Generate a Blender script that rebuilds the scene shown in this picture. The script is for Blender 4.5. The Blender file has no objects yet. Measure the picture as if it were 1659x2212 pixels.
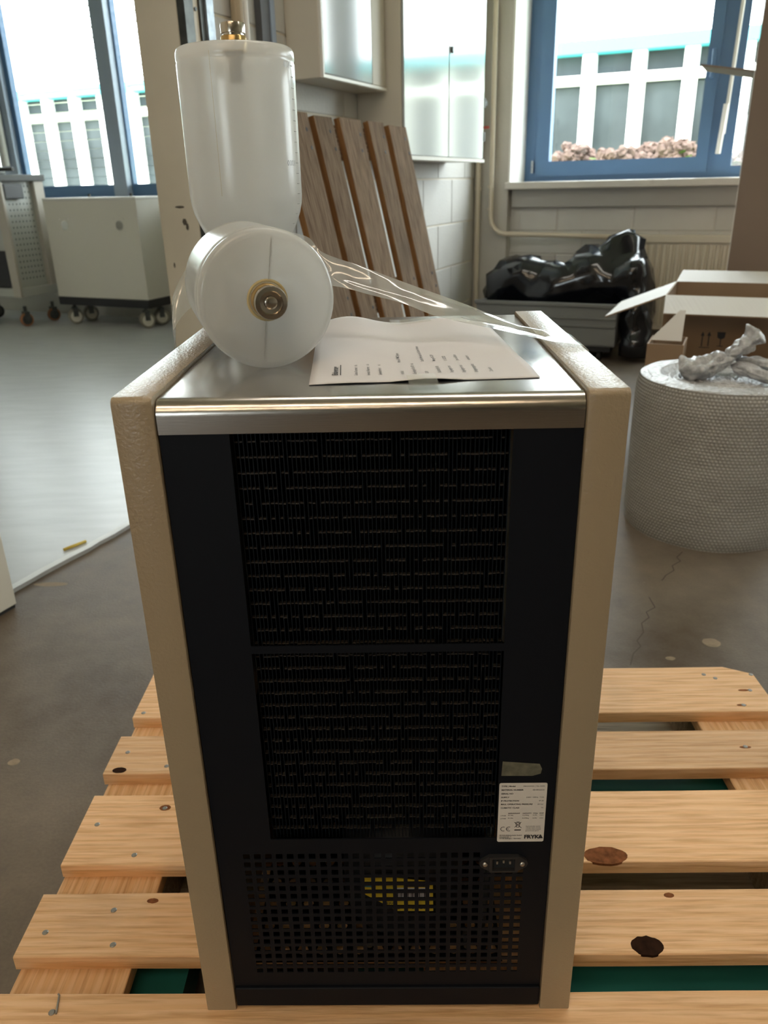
import bpy, bmesh, math, random
from mathutils import Vector, Matrix, noise
random.seed(7)
S = bpy.context.scene
COL = S.collection

# ------------------------------------------------------------------ camera
CAM = Vector((0.0226, -0.6352, 1.0583))
YAW, PITCH, ROLL, FPX = math.radians(-1.133), math.radians(22.779), math.radians(-1.356), 1691.2
cf = Vector((math.sin(YAW) * math.cos(PITCH), math.cos(YAW) * math.cos(PITCH), -math.sin(PITCH)))
cr = Vector((math.cos(YAW), -math.sin(YAW), 0)); cu = cr.cross(cf)
rr = cr * math.cos(ROLL) + cu * math.sin(ROLL); uu = -cr * math.sin(ROLL) + cu * math.cos(ROLL)
cd = bpy.data.cameras.new('camera'); co = bpy.data.objects.new('camera', cd); COL.objects.link(co)
cd.sensor_fit = 'VERTICAL'; cd.sensor_height = 36; cd.lens = FPX * 36 / 2212
cd.clip_start = 0.02; cd.clip_end = 200
cd.dof.use_dof = True; cd.dof.focus_distance = 0.9; cd.dof.aperture_fstop = 9.0
m = Matrix((rr, uu, -cf)).transposed().to_4x4(); m.translation = CAM
co.matrix_world = m
S.camera = co

# ------------------------------------------------------------------ light and exposure
S.view_settings.view_transform = 'Standard'; S.view_settings.look = 'None'
S.view_settings.gamma = 1; S.view_settings.use_curve_mapping = False
S.view_settings.exposure = 0.0
S.cycles.max_bounces = 12; S.cycles.transparent_max_bounces = 24
S.cycles.diffuse_bounces = 7; S.cycles.glossy_bounces = 5; S.cycles.transmission_bounces = 8
S.cycles.use_denoising = True; S.cycles.sample_clamp_indirect = 8
S.cycles.caustics_reflective = False; S.cycles.caustics_refractive = False
SKY, SUN, LAMP = 16.0, 6.0, 8.0
W = bpy.data.worlds.new('world'); S.world = W; W.use_nodes = True
wn = W.node_tree.nodes; wl = W.node_tree.links
bg = wn['Background']; bg.inputs['Strength'].default_value = SKY
bg.inputs['Color'].default_value = (0.92, 0.96, 1.0, 1)
sd = bpy.data.lights.new('sun', 'SUN'); sd.energy = SUN; sd.angle = 0.01; sd.color = (1, .95, .86)
so = bpy.data.objects.new('sun', sd); COL.objects.link(so)

# ------------------------------------------------------------------ room frame: u right along the facade, v towards it
TH = math.radians(23.3)
ER = Vector((math.cos(TH), -math.sin(TH), 0)); ED = Vector((math.sin(TH), math.cos(TH), 0))
ROOM = Matrix((ER, ED, Vector((0, 0, 1)))).transposed().to_4x4()
ID = Matrix.Identity(4)
so.rotation_euler = (ROOM.to_3x3() @ Vector((0.55, 0.62, -0.62))).to_track_quat('-Z', 'Y').to_euler()

def portal(u0, u1, z0, z1, v, rear=False):
    d = bpy.data.lights.new('window_portal', 'AREA'); d.shape = 'RECTANGLE'
    d.size = u1 - u0; d.size_y = z1 - z0; d.cycles.is_portal = True
    o = bpy.data.objects.new('window_portal', d); COL.objects.link(o)
    mm = Matrix((-ER if rear else ER, Vector((0, 0, 1)), -ED if rear else ED)).transposed().to_4x4()
    mm.translation = ROOM @ Vector(((u0 + u1) / 2, v, (z0 + z1) / 2)); o.matrix_world = mm
portal(-1.25, 1.95, 1.06, 2.5, 5.5); portal(2.5, 5.3, 1.06, 2.5, 5.5); portal(-7.4, -3.4, 1.05, 2.9, 5.5); portal(-1.0, 1.1, 1.15, 2.3, -8.75, True)

# ------------------------------------------------------------------ materials
MATS = {}
def mat(name, col, rough=.5, metal=0., bump=0., bscale=60., var=0., vscale=6., spec=.5, stretch=None, detail=4., coat=0., rnd=0., bdist=.001):
    if name in MATS: return MATS[name]
    M = bpy.data.materials.new(name); M.use_nodes = True; n = M.node_tree.nodes; l = M.node_tree.links
    b = n['Principled BSDF']
    b.inputs['Base Color'].default_value = (*col, 1); b.inputs['Roughness'].default_value = rough
    b.inputs['Metallic'].default_value = metal; b.inputs['Specular IOR Level'].default_value = spec
    b.inputs['Coat Weight'].default_value = coat; b.inputs['Coat Roughness'].default_value = .08
    tc = n.new('ShaderNodeTexCoord'); mp = n.new('ShaderNodeMapping'); l.new(tc.outputs['Object'], mp.inputs['Vector'])
    if stretch: mp.inputs['Scale'].default_value = stretch
    if var or rnd:
        no = n.new('ShaderNodeTexNoise'); no.inputs['Scale'].default_value = vscale; no.inputs['Detail'].default_value = detail
        l.new(mp.outputs[0], no.inputs['Vector'])
        hs = n.new('ShaderNodeHueSaturation'); hs.inputs['Color'].default_value = (*col, 1)
        mr = n.new('ShaderNodeMapRange'); mr.inputs['From Min'].default_value = .25; mr.inputs['From Max'].default_value = .75
        mr.inputs['To Min'].default_value = 1 - var; mr.inputs['To Max'].default_value = 1 + var
        l.new(no.outputs['Fac'], mr.inputs['Value'])
        val = mr.outputs[0]
        if rnd:
            oi = n.new('ShaderNodeObjectInfo'); m2 = n.new('ShaderNodeMath'); m2.operation = 'MULTIPLY_ADD'
            l.new(oi.outputs['Random'], m2.inputs[0]); m2.inputs[1].default_value = 2 * rnd; m2.inputs[2].default_value = 1 - rnd
            m3 = n.new('ShaderNodeMath'); m3.operation = 'MULTIPLY'; l.new(val, m3.inputs[0]); l.new(m2.outputs[0], m3.inputs[1]); val = m3.outputs[0]
        l.new(val, hs.inputs['Value']); l.new(hs.outputs['Color'], b.inputs['Base Color'])
    if bump:
        nb = n.new('ShaderNodeTexNoise'); nb.inputs['Scale'].default_value = bscale; nb.inputs['Detail'].default_value = 3
        l.new(mp.outputs[0], nb.inputs['Vector'])
        bp = n.new('ShaderNodeBump'); bp.inputs['Strength'].default_value = bump; bp.inputs['Distance'].default_value = bdist
        l.new(nb.outputs['Fac'], bp.inputs['Height']); l.new(bp.outputs['Normal'], b.inputs['Normal'])
    MATS[name] = M; return M

def wood(name, c1, c2, c3, grain=1., rough=.62, grey=None, spec=.3, lo=.46, hi=.76):
    M = bpy.data.materials.new(name); M.use_nodes = True; n = M.node_tree.nodes; l = M.node_tree.links
    b = n['Principled BSDF']; b.inputs['Roughness'].default_value = rough; b.inputs['Specular IOR Level'].default_value = spec
    tc = n.new('ShaderNodeTexCoord'); oi = n.new('ShaderNodeObjectInfo')
    ad = n.new('ShaderNodeVectorMath'); ad.operation = 'MULTIPLY_ADD'
    cx = n.new('ShaderNodeCombineXYZ'); l.new(oi.outputs['Random'], cx.inputs[0]); l.new(oi.outputs['Random'], cx.inputs[1]); l.new(oi.outputs['Random'], cx.inputs[2])
    l.new(cx.outputs[0], ad.inputs[0]); ad.inputs[1].default_value = (13, 29, 17); l.new(tc.outputs['Object'], ad.inputs[2])
    mp = n.new('ShaderNodeMapping'); mp.inputs['Scale'].default_value = (1.3, 9, 9); l.new(ad.outputs[0], mp.inputs['Vector'])
    # big warp, then fine rings
    n1 = n.new('ShaderNodeTexNoise'); n1.inputs['Scale'].default_value = 1.6; n1.inputs['Detail'].default_value = 2; l.new(mp.outputs[0], n1.inputs['Vector'])
    wv = n.new('ShaderNodeTexWave'); wv.wave_type = 'BANDS'; wv.bands_direction = 'Y'; wv.inputs['Scale'].default_value = 2.3 * grain
    wv.inputs['Distortion'].default_value = 5.5; wv.inputs['Detail'].default_value = 2; wv.inputs['Detail Scale'].default_value = .8
    l.new(mp.outputs[0], wv.inputs['Vector'])
    mp2 = n.new('ShaderNodeMapping'); mp2.inputs['Scale'].default_value = (5, 90, 90); l.new(ad.outputs[0], mp2.inputs['Vector'])
    n2 = n.new('ShaderNodeTexNoise'); n2.inputs['Scale'].default_value = 2.2; n2.inputs['Detail'].default_value = 4; l.new(mp2.outputs[0], n2.inputs['Vector'])
    mx = n.new('ShaderNodeMix'); mx.data_type = 'RGBA'; l.new(wv.outputs['Fac'], mx.inputs[0]); mx.inputs[6].default_value = (*c1, 1); mx.inputs[7].default_value = (*c2, 1)
    mx2 = n.new('ShaderNodeMix'); mx2.data_type = 'RGBA'; mx2.inputs[7].default_value = (*c3, 1); l.new(mx.outputs[2], mx2.inputs[6])
    r1 = n.new('ShaderNodeMapRange'); r1.inputs[1].default_value = lo; r1.inputs[2].default_value = hi; r1.inputs[4].default_value = .9; l.new(n2.outputs['Fac'], r1.inputs[0]); l.new(r1.outputs[0], mx2.inputs[0])
    out = mx2.outputs[2]
    # blue stain / dirt patches
    n3 = n.new('ShaderNodeTexNoise'); n3.inputs['Scale'].default_value = 4.; n3.inputs['Detail'].default_value = 5; l.new(ad.outputs[0], n3.inputs['Vector'])
    r3 = n.new('ShaderNodeMapRange'); r3.inputs[1].default_value = .58; r3.inputs[2].default_value = .78; r3.inputs[4].default_value = .55; l.new(n3.outputs['Fac'], r3.inputs[0])
    mx3 = n.new('ShaderNodeMix'); mx3.data_type = 'RGBA'; l.new(out, mx3.inputs[6]); mx3.inputs[7].default_value = (*(grey or (c3[0] * .8, c3[1] * .85, c3[2] * .95)), 1); l.new(r3.outputs[0], mx3.inputs[0])
    hs = n.new('ShaderNodeHueSaturation'); l.new(mx3.outputs[2], hs.inputs['Color'])
    m2 = n.new('ShaderNodeMath'); m2.operation = 'MULTIPLY_ADD'; l.new(oi.outputs['Random'], m2.inputs[0]); m2.inputs[1].default_value = .3; m2.inputs[2].default_value = .86
    l.new(m2.outputs[0], hs.inputs['Value']); l.new(hs.outputs[0], b.inputs['Base Color'])
    bp = n.new('ShaderNodeBump'); bp.inputs['Strength'].default_value = .8; bp.inputs['Distance'].default_value = .0016; l.new(n2.outputs['Fac'], bp.inputs['Height']); l.new(bp.outputs[0], b.inputs['Normal'])
    MATS[name] = M; return M

def shader_mix(name, build):
    M = bpy.data.materials.new(name); M.use_nodes = True; n = M.node_tree.nodes; l = M.node_tree.links
    n.remove(n['Principled BSDF']); out = n['Material Output']
    l.new(build(n, l), out.inputs['Surface']); MATS[name] = M; return M
def N(n, t, **kw):
    x = n.new(t)
    for k, v in kw.items(): x.inputs[k.replace('_', ' ')].default_value = v
    return x
def mixs(n, l, f, a, b):
    x = n.new('ShaderNodeMixShader')
    if isinstance(f, float): x.inputs[0].default_value = f
    else: l.new(f, x.inputs[0])
    l.new(a, x.inputs[1]); l.new(b, x.inputs[2]); return x.outputs[0]

def facing_fac(n, l, lo, hi, p, normal=None):
    lw = n.new('ShaderNodeLayerWeight'); lw.inputs['Blend'].default_value = .5
    if normal is not None: l.new(normal, lw.inputs['Normal'])
    a = n.new('ShaderNodeMath'); a.operation = 'POWER'; l.new(lw.outputs['Facing'], a.inputs[0]); a.inputs[1].default_value = p
    b = n.new('ShaderNodeMath'); b.operation = 'MULTIPLY_ADD'; l.new(a.outputs[0], b.inputs[0]); b.inputs[1].default_value = hi; b.inputs[2].default_value = lo
    return b.outputs[0]
def frosted(n, l):
    tr = N(n, 'ShaderNodeBsdfTranslucent', Color=(.99, .985, .965, 1)); df = N(n, 'ShaderNodeBsdfDiffuse', Color=(.96, .955, .93, 1))
    rf = N(n, 'ShaderNodeBsdfRefraction', Color=(.95, .95, .93, 1), Roughness=.33, IOR=1.01)
    gl = N(n, 'ShaderNodeBsdfGlossy', Color=(1, 1, 1, 1), Roughness=.22)
    a = mixs(n, l, .32, tr.outputs[0], df.outputs[0]); a = mixs(n, l, .36, a, rf.outputs[0])
    return mixs(n, l, facing_fac(n, l, .035, .5, 4.), a, gl.outputs[0])
shader_mix('frosted_plastic', frosted)
def film(n, l):
    tp = N(n, 'ShaderNodeBsdfTransparent', Color=(.97, .98, .97, 1)); df = N(n, 'ShaderNodeBsdfDiffuse', Color=(.85, .87, .85, 1)); tl = N(n, 'ShaderNodeBsdfTranslucent', Color=(.85, .87, .85, 1))
    gl = N(n, 'ShaderNodeBsdfGlossy', Color=(1, 1, 1, 1), Roughness=.12)
    a = mixs(n, l, .5, df.outputs[0], tl.outputs[0]); a = mixs(n, l, .36, tp.outputs[0], a)
    tc = n.new('ShaderNodeTexCoord'); no = N(n, 'ShaderNodeTexNoise', Scale=22., Detail=2.); l.new(tc.outputs['Object'], no.inputs['Vector'])
    bp = N(n, 'ShaderNodeBump', Strength=.6, Distance=.004); l.new(no.outputs[0], bp.inputs['Height']); l.new(bp.outputs[0], gl.inputs['Normal'])
    return mixs(n, l, facing_fac(n, l, .07, .6, 3., bp.outputs[0]), a, gl.outputs[0])
shader_mix('clear_film', film)
def tape(n, l):
    tp = N(n, 'ShaderNodeBsdfTransparent', Color=(.98, .98, .96, 1)); df = N(n, 'ShaderNodeBsdfDiffuse', Color=(.8, .8, .72, 1)); gl = N(n, 'ShaderNodeBsdfGlossy', Color=(1, 1, 1, 1), Roughness=.2)
    a = mixs(n, l, .14, tp.outputs[0], df.outputs[0]); return mixs(n, l, facing_fac(n, l, .02, .3, 4.), a, gl.outputs[0])
shader_mix('clear_tape', tape)
def glass(n, l):
    tp = N(n, 'ShaderNodeBsdfTransparent', Color=(.95, .98, .97, 1)); gl = N(n, 'ShaderNodeBsdfGlossy', Color=(1, 1, 1, 1), Roughness=.01)
    return mixs(n, l, facing_fac(n, l, .02, .5, 5.), tp.outputs[0], gl.outputs[0])
shader_mix('window_glass', glass)
def emit(name, col, s):
    def f(n, l):
        e = N(n, 'ShaderNodeEmission', Color=(*col, 1), Strength=s); return e.outputs[0]
    return shader_mix(name, f)

mat('cream_paint', (.335, .262, .175), .27, spec=.45, bump=.7, bscale=330, bdist=.0009)
mat('black_panel', (.005, .0065, .010), .55, spec=.16, bump=.15, bscale=300, bdist=.0004)
mat('fin_metal', (.004, .007, .011), .5, spec=.2)
mat('glint_metal', (.06, .052, .045), .4, metal=.5)
mat('dark_inside', (.008, .01, .012), .7)
mat('steel', (.52, .48, .44), .20, metal=1., bump=.10, bscale=40, stretch=(1, 30, 30), bdist=.0006)
mat('brass', (.55, .38, .17), .28, metal=1.)
mat('nickel', (.52, .47, .40), .2, metal=1.)
mat('screw_steel', (.55, .53, .5), .35, metal=1.)
mat('paper', (.60, .58, .59), .7, bump=.2, bscale=25, bdist=.002)
mat('ink', (.03, .03, .035), .6)
mat('label_white', (.72, .68, .64), .45)
mat('label_grey', (.20, .20, .15), .4, metal=.4, var=.3, vscale=120)
mat('label_yellow', (.80, .58, .04), .5)
mat('label_blue', (.06, .22, .30), .5)
mat('black_plastic', (.02, .02, .022), .4)
mat('rubber', (.03, .03, .03), .7)
mat('teal_paint', (.018, .14, .122), .4, var=.15)
mat('blue_frame', (.075, .16, .30), .45, bump=.1, bscale=300)
mat('white_paint', (.78, .77, .74), .5, bump=.15, bscale=90, bdist=.001)
mat('wall_paint', (.53, .505, .46), .72, bump=.5, bscale=70, var=.06, vscale=3, bdist=.003)
mat('rear_wall', (.30, .24, .18), .8)
mat('block_paint', (.58, .565, .53), .7, bump=.5, bscale=80, var=.05, vscale=4, rnd=.04, bdist=.003)
mat('pillar_paint', (.62, .56, .45), .7, bump=.3, bscale=50, var=.12, vscale=2.2, bdist=.002)
mat('grey_panel', (.42, .41, .38), .6, bump=.1)
mat('sill_stone', (.66, .63, .58), .35)
mat('ceiling_paint', (.70, .67, .60), .8)
mat('cabinet_paint', (.56, .51, .42), .45)
mat('cabinet_gloss', (.40, .42, .41), .09, spec=.45)
mat('dark_steel', (.10, .105, .10), .4, metal=.7, var=.3, vscale=30)
mat('galvanised', (.34, .38, .42), .4, metal=.7, var=.35, vscale=40)
mat('duct_blue', (.30, .36, .45), .45)
mat('duct_dark', (.08, .08, .085), .5)
mat('pipe_paint', (.66, .58, .46), .4)
mat('pipe_white', (.78, .76, .73), .4)
mat('pipe_tan', (.38, .29, .18), .5)
mat('radiator_paint', (.66, .60, .49), .4)
mat('cart_paint', (.72, .69, .62), .4)
mat('trolley_grey', (.47, .48, .45), .45)
mat('trolley_beige', (.50, .46, .40), .5)
mat('trolley_top', (.06, .06, .055), .5)
mat('caster_grey', (.28, .26, .21), .5)
mat('caster_white', (.75, .72, .64), .5)
mat('caster_orange', (.38, .16, .07), .5)
mat('bag_black', (.006, .007, .010), .15, spec=.7)
mat('bin_grey', (.20, .205, .20), .5)
mat('cardboard', (.30, .20, .125), .75, var=.06, vscale=8, bump=.1)
mat('cardboard_tall', (.235, .17, .13), .75, var=.05, vscale=3)
mat('cardboard_white', (.80, .78, .78), .65, bump=.5, bscale=14, stretch=(6, .2, .2), bdist=.003)
mat('cardboard_white_plain', (.80, .78, .76), .65)
mat('tube_cord', (.05, .05, .06), .4)
mat('knot', (.20, .075, .03), .9, var=.5, vscale=90, spec=.08)
mat('knot_hole', (.025, .011, .006), .9, var=.4, vscale=90, spec=.05)
mat('nail', (.28, .27, .25), .4, metal=.8)
mat('copper', (.55, .28, .16), .3, metal=1.)
mat('yellow_bit', (.70, .52, .10), .6)
mat('ext_white', (.85, .85, .83), .7)
mat('ext_glass', (.035, .042, .046), .5, var=.5, vscale=.8, spec=.1)
mat('ext_teal', (.05, .36, .42), .5)
mat('ext_ground', (.45, .50, .32), .9, var=.2, vscale=1.)
mat('hydrangea', (.115, .078, .066), .9, spec=.1, var=.35, vscale=14)
mat('leaf', (.05, .085, .02), .8, spec=.1, var=.4, vscale=9)
mat('blue_box', (.02, .16, .55), .4)
mat('slat', (.42, .43, .44), .4)
mat('bubble_top', (.46, .46, .47), .35, bump=1., bscale=85, bdist=.006, var=.3, vscale=60)
wood('pallet_wood', (.72, .435, .225), (.77, .50, .285), (.50, .265, .11), grey=(.43, .31, .20))
wood('old_wood', (.215, .15, .105), (.29, .215, .155), (.075, .045, .028), grey=(.11, .085, .065), rough=.9, spec=.08, lo=.42, hi=.72)
wood('old_wood_edge', (.20, .10, .04), (.24, .125, .05), (.12, .055, .02), rough=.9, spec=.08)
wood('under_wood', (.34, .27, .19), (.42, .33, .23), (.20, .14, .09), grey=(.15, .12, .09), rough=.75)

def floor_mats():
    M = bpy.data.materials.new('concrete'); M.use_nodes = True; n = M.node_tree.nodes; l = M.node_tree.links; b = n['Principled BSDF']
    tc = n.new('ShaderNodeTexCoord')
    b.inputs['Specular IOR Level'].default_value = .3
    n1 = N(n, 'ShaderNodeTexNoise', Scale=1.7, Detail=9., Roughness=.68); l.new(tc.outputs['Object'], n1.inputs['Vector'])
    cr_ = n.new('ShaderNodeValToRGB'); e = cr_.color_ramp.elements; e[0].position = .35; e[0].color = (.085, .060, .040, 1); e[1].position = .66; e[1].color = (.195, .155, .115, 1)
    x = e.new(.5); x.color = (.140, .112, .086, 1); l.new(n1.outputs[0], cr_.inputs[0])
    v = N(n, 'ShaderNodeTexVoronoi', Scale=7.); l.new(tc.outputs['Object'], v.inputs['Vector'])
    mr = n.new('ShaderNodeMapRange'); mr.inputs[1].default_value = .035; mr.inputs[2].default_value = .06; mr.inputs[3].default_value = .55; mr.inputs[4].default_value = 0.; l.new(v.outputs['Distance'], mr.inputs[0])
    mx = n.new('ShaderNodeMix'); mx.data_type = 'RGBA'; l.new(mr.outputs[0], mx.inputs[0]); l.new(cr_.outputs[0], mx.inputs[6]); mx.inputs[7].default_value = (.40, .35, .28, 1)
    n2 = N(n, 'ShaderNodeTexNoise', Scale=160., Detail=2.); l.new(tc.outputs['Object'], n2.inputs['Vector'])
    r2 = n.new('ShaderNodeMapRange'); r2.inputs[3].default_value = .85; r2.inputs[4].default_value = 1.15; l.new(n2.outputs[0], r2.inputs[0])
    hs = n.new('ShaderNodeHueSaturation'); l.new(mx.outputs[2], hs.inputs['Color']); l.new(r2.outputs[0], hs.inputs['Value']); l.new(hs.outputs[0], b.inputs['Base Color'])
    rr_ = n.new('ShaderNodeMapRange'); rr_.inputs[3].default_value = .38; rr_.inputs[4].default_value = .68; l.new(n1.outputs[0], rr_.inputs[0]); l.new(rr_.outputs[0], b.inputs['Roughness'])
    bp = N(n, 'ShaderNodeBump', Strength=.25, Distance=.002); l.new(n2.outputs[0], bp.inputs['Height']); l.new(bp.outputs[0], b.inputs['Normal'])
    MATS['concrete'] = M
    M = bpy.data.materials.new('epoxy'); M.use_nodes = True; n = M.node_tree.nodes; l = M.node_tree.links; b = n['Principled BSDF']
    tc = n.new('ShaderNodeTexCoord'); mp = N(n, 'ShaderNodeMapping', Scale=(3, 14, 1), Rotation=(0, 0, -.4)); l.new(tc.outputs['Object'], mp.inputs['Vector'])
    n1 = N(n, 'ShaderNodeTexNoise', Scale=1.4, Detail=6.); l.new(mp.outputs[0], n1.inputs['Vector'])
    cr_ = n.new('ShaderNodeValToRGB'); e = cr_.color_ramp.elements; e[0].position = .3; e[0].color = (.40, .415, .42, 1); e[1].position = .7; e[1].color = (.48, .49, .495, 1); l.new(n1.outputs[0], cr_.inputs[0]); l.new(cr_.outputs[0], b.inputs['Base Color'])
    b.inputs['Roughness'].default_value = .33; b.inputs['Specular IOR Level'].default_value = .6
    MATS['epoxy'] = M
floor_mats()
def bubble_mat():
    M = bpy.data.materials.new('bubble_wrap'); M.use_nodes = True; n = M.node_tree.nodes; l = M.node_tree.links; b = n['Principled BSDF']
    uv = n.new('ShaderNodeUVMap'); sx = n.new('ShaderNodeSeparateXYZ'); l.new(uv.outputs[0], sx.inputs[0])
    def mth(op, a, bb=None):
        x = n.new('ShaderNodeMath'); x.operation = op
        for i, q in enumerate((a, bb)):
            if q is None: continue
            if isinstance(q, (int, float)): x.inputs[i].default_value = q
            else: l.new(q, x.inputs[i])
        return x.outputs[0]
    P = .0115
    # three plane waves at 60 degrees make a hexagonal lattice of bumps
    tot = None
    for a in (0, 60, 120):
        d = mth('ADD', mth('MULTIPLY', sx.outputs[0], math.cos(math.radians(a + 30)) * 2 * math.pi / (P * .866)), mth('MULTIPLY', sx.outputs[1], math.sin(math.radians(a + 30)) * 2 * math.pi / (P * .866)))
        c = mth('COSINE', d); tot = c if tot is None else mth('ADD', tot, c)
    bp = N(n, 'ShaderNodeBump', Strength=.5, Distance=.0012); l.new(tot, bp.inputs['Height'])
    tc = n.new('ShaderNodeTexCoord'); no = N(n, 'ShaderNodeTexNoise', Scale=7., Detail=3.); l.new(tc.outputs['Object'], no.inputs['Vector'])
    bp2 = N(n, 'ShaderNodeBump', Strength=.8, Distance=.02); l.new(no.outputs[0], bp2.inputs['Height']); l.new(bp.outputs[0], bp2.inputs['Normal']); l.new(bp2.outputs[0], b.inputs['Normal'])
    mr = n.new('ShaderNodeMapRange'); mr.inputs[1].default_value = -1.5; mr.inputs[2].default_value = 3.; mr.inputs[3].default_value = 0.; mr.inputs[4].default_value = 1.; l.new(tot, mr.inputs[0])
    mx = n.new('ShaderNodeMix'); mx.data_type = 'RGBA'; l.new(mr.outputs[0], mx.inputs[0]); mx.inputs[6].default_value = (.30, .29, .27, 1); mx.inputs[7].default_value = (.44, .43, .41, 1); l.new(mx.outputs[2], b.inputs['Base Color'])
    b.inputs['Roughness'].default_value = .25
    MATS['bubble_wrap'] = M
bubble_mat()

# ------------------------------------------------------------------ mesh helpers
class MB:
    def __init__(s, T=ID): s.v = []; s.f = []; s.T = T; s.smooth = False
    def add(s, vs, fs):
        k = len(s.v); s.v += [s.T @ Vector(p) for p in vs]; s.f += [tuple(i + k for i in f) for f in fs]; return s
    def box(s, a, b):
        x0, y0, z0 = a; x1, y1, z1 = b
        return s.add([(x0, y0, z0), (x1, y0, z0), (x1, y1, z0), (x0, y1, z0), (x0, y0, z1), (x1, y0, z1), (x1, y1, z1), (x0, y1, z1)],
                     [(0, 3, 2, 1), (4, 5, 6, 7), (0, 1, 5, 4), (1, 2, 6, 5), (2, 3, 7, 6), (3, 0, 4, 7)])
    def bbox(s, a, b, r=.003, seg=2):
        bm = bmesh.new(); t = MB().box(a, b)
        vs = [bm.verts.new(p) for p in t.v]
        for f in t.f: bm.faces.new([vs[i] for i in f])
        bmesh.ops.bevel(bm, geom=list(bm.edges), offset=r, segments=seg, profile=.5, affect='EDGES')
        return s.bm(bm)
    def bm(s, bm):
        bm.verts.index_update(); s.add([v.co.copy() for v in bm.verts], [[v.index for v in f.verts] for f in bm.faces]); bm.free(); return s
    def lathe(s, prof, n=32, M=ID, cap0=True, cap1=True):
        vs = []; fs = []
        for (r, z) in prof:
            for i in range(n):
                a = 2 * math.pi * i / n; vs.append(M @ Vector((r * math.cos(a), r * math.sin(a), z)))
        for j in range(len(prof) - 1):
            for i in range(n): fs.append((j * n + i, j * n + (i + 1) % n, (j + 1) * n + (i + 1) % n, (j + 1) * n + i))
        if cap0: fs.append(tuple(range(n - 1, -1, -1)))
        if cap1: fs.append(tuple(range((len(prof) - 1) * n, len(prof) * n)))
        return s.add(vs, fs)
    def cyl(s, p0, p1, r, n=16):
        p0 = Vector(p0); p1 = Vector(p1); d = p1 - p0
        M = d.to_track_quat('Z', 'Y').to_matrix().to_4x4(); M.translation = p0
        return s.lathe([(r, 0), (r, d.length)], n, M)
    def tube(s, pts, r, n=10):
        pts = [Vector(p) for p in pts]; vs = []; fs = []
        up = Vector((0, 0, 1))
        for i, p in enumerate(pts):
            d = (pts[min(i + 1, len(pts) - 1)] - pts[max(i - 1, 0)]).normalized()
            a = d.cross(up); a = a.normalized() if a.length > 1e-3 else d.cross(Vector((0, 1, 0))).normalized(); b = d.cross(a)
            if i and a.dot(pa) < 0: a = -a; b = -b
            pa = a
            for k in range(n):
                t = 2 * math.pi * k / n; vs.append(p + r * (math.cos(t) * a + math.sin(t) * b))
        for i in range(len(pts) - 1):
            for k in range(n): fs.append((i * n + k, i * n + (k + 1) % n, (i + 1) * n + (k + 1) % n, (i + 1) * n + k))
        fs.append(tuple(range(n))); fs.append(tuple(range((len(pts) - 1) * n, len(pts) * n)))
        return s.add(vs, fs)
    def grid(s, fn, nu, nv, close_u=False):
        vs = [fn(i / nu, j / nv) for j in range(nv + 1) for i in range(nu + 1)]
        return s.add(vs, [(j * (nu + 1) + i, j * (nu + 1) + i + 1, (j + 1) * (nu + 1) + i + 1, (j + 1) * (nu + 1) + i) for j in range(nv) for i in range(nu)])
    def plate(s, xs, ys, hole, y0, th):
        """sheet in the x-z plane with rectangular holes: xs, ys cell borders, hole(i, j) -> True where cut"""
        nx, nz = len(xs) - 1, len(ys) - 1; solid = lambda i, j: 0 <= i < nx and 0 <= j < nz and not hole(i, j)
        idx = {}
        vs = []; fs = []
        def V(i, j, k):
            if (i, j, k) not in idx: idx[(i, j, k)] = len(vs); vs.append((xs[i], y0 + k * th, ys[j]))
            return idx[(i, j, k)]
        for i in range(nx):
            for j in range(nz):
                if not solid(i, j): continue
                fs.append((V(i, j, 0), V(i + 1, j, 0), V(i + 1, j + 1, 0), V(i, j + 1, 0)))
                fs.append((V(i, j, 1), V(i, j + 1, 1), V(i + 1, j + 1, 1), V(i + 1, j, 1)))
                if not solid(i - 1, j): fs.append((V(i, j, 0), V(i, j + 1, 0), V(i, j + 1, 1), V(i, j, 1)))
                if not solid(i + 1, j): fs.append((V(i + 1, j, 0), V(i + 1, j, 1), V(i + 1, j + 1, 1), V(i + 1, j + 1, 0)))
                if not solid(i, j - 1): fs.append((V(i, j, 0), V(i, j, 1), V(i + 1, j, 1), V(i + 1, j, 0)))
                if not solid(i, j + 1): fs.append((V(i, j + 1, 0), V(i + 1, j + 1, 0), V(i + 1, j + 1, 1), V(i, j + 1, 1)))
        return s.add(vs, fs)

def mesh_obj(name, mb, m, parent=None, base=None, smooth=False, angle=None):
    """one mesh object from world-space vertices; local origin at its parent (or base)"""
    off = Vector(base) if base is not None else (parent['_w'] if parent is not None else Vector((0, 0, 0)))
    off = Vector(off)
    me = bpy.data.meshes.new(name); me.from_pydata([tuple(p - off) for p in mb.v], [], mb.f); me.update()
    bm = bmesh.new(); bm.from_mesh(me); bmesh.ops.recalc_face_normals(bm, faces=bm.faces) if mb.recalc else None; bm.to_mesh(me); bm.free()
    if smooth or angle:
        for p in me.polygons: p.use_smooth = True
        if angle: me.set_sharp_from_angle(angle=math.radians(angle))
    me.materials.append(MATS[m])
    o = bpy.data.objects.new(name, me); COL.objects.link(o)
    if parent is not None:
        o.parent = parent; o.location = off - Vector(parent['_w'])
    else: o.location = off
    o['_w'] = off
    return o
MB.recalc = True
def tag(o, label, cat, group=None):
    o['label'] = label; o['category'] = cat
    if group: o['group'] = group
    return o
def thing(name, loc, label, cat, group=None):
    o = bpy.data.objects.new(name, None); COL.objects.link(o); o.location = loc; o['_w'] = Vector(loc)
    o.empty_display_size = .1
    return tag(o, label, cat, group)
def struct(name, mb, m, **k):
    o = mesh_obj(name, mb, m, **k); o['kind'] = 'structure'; return o
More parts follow.
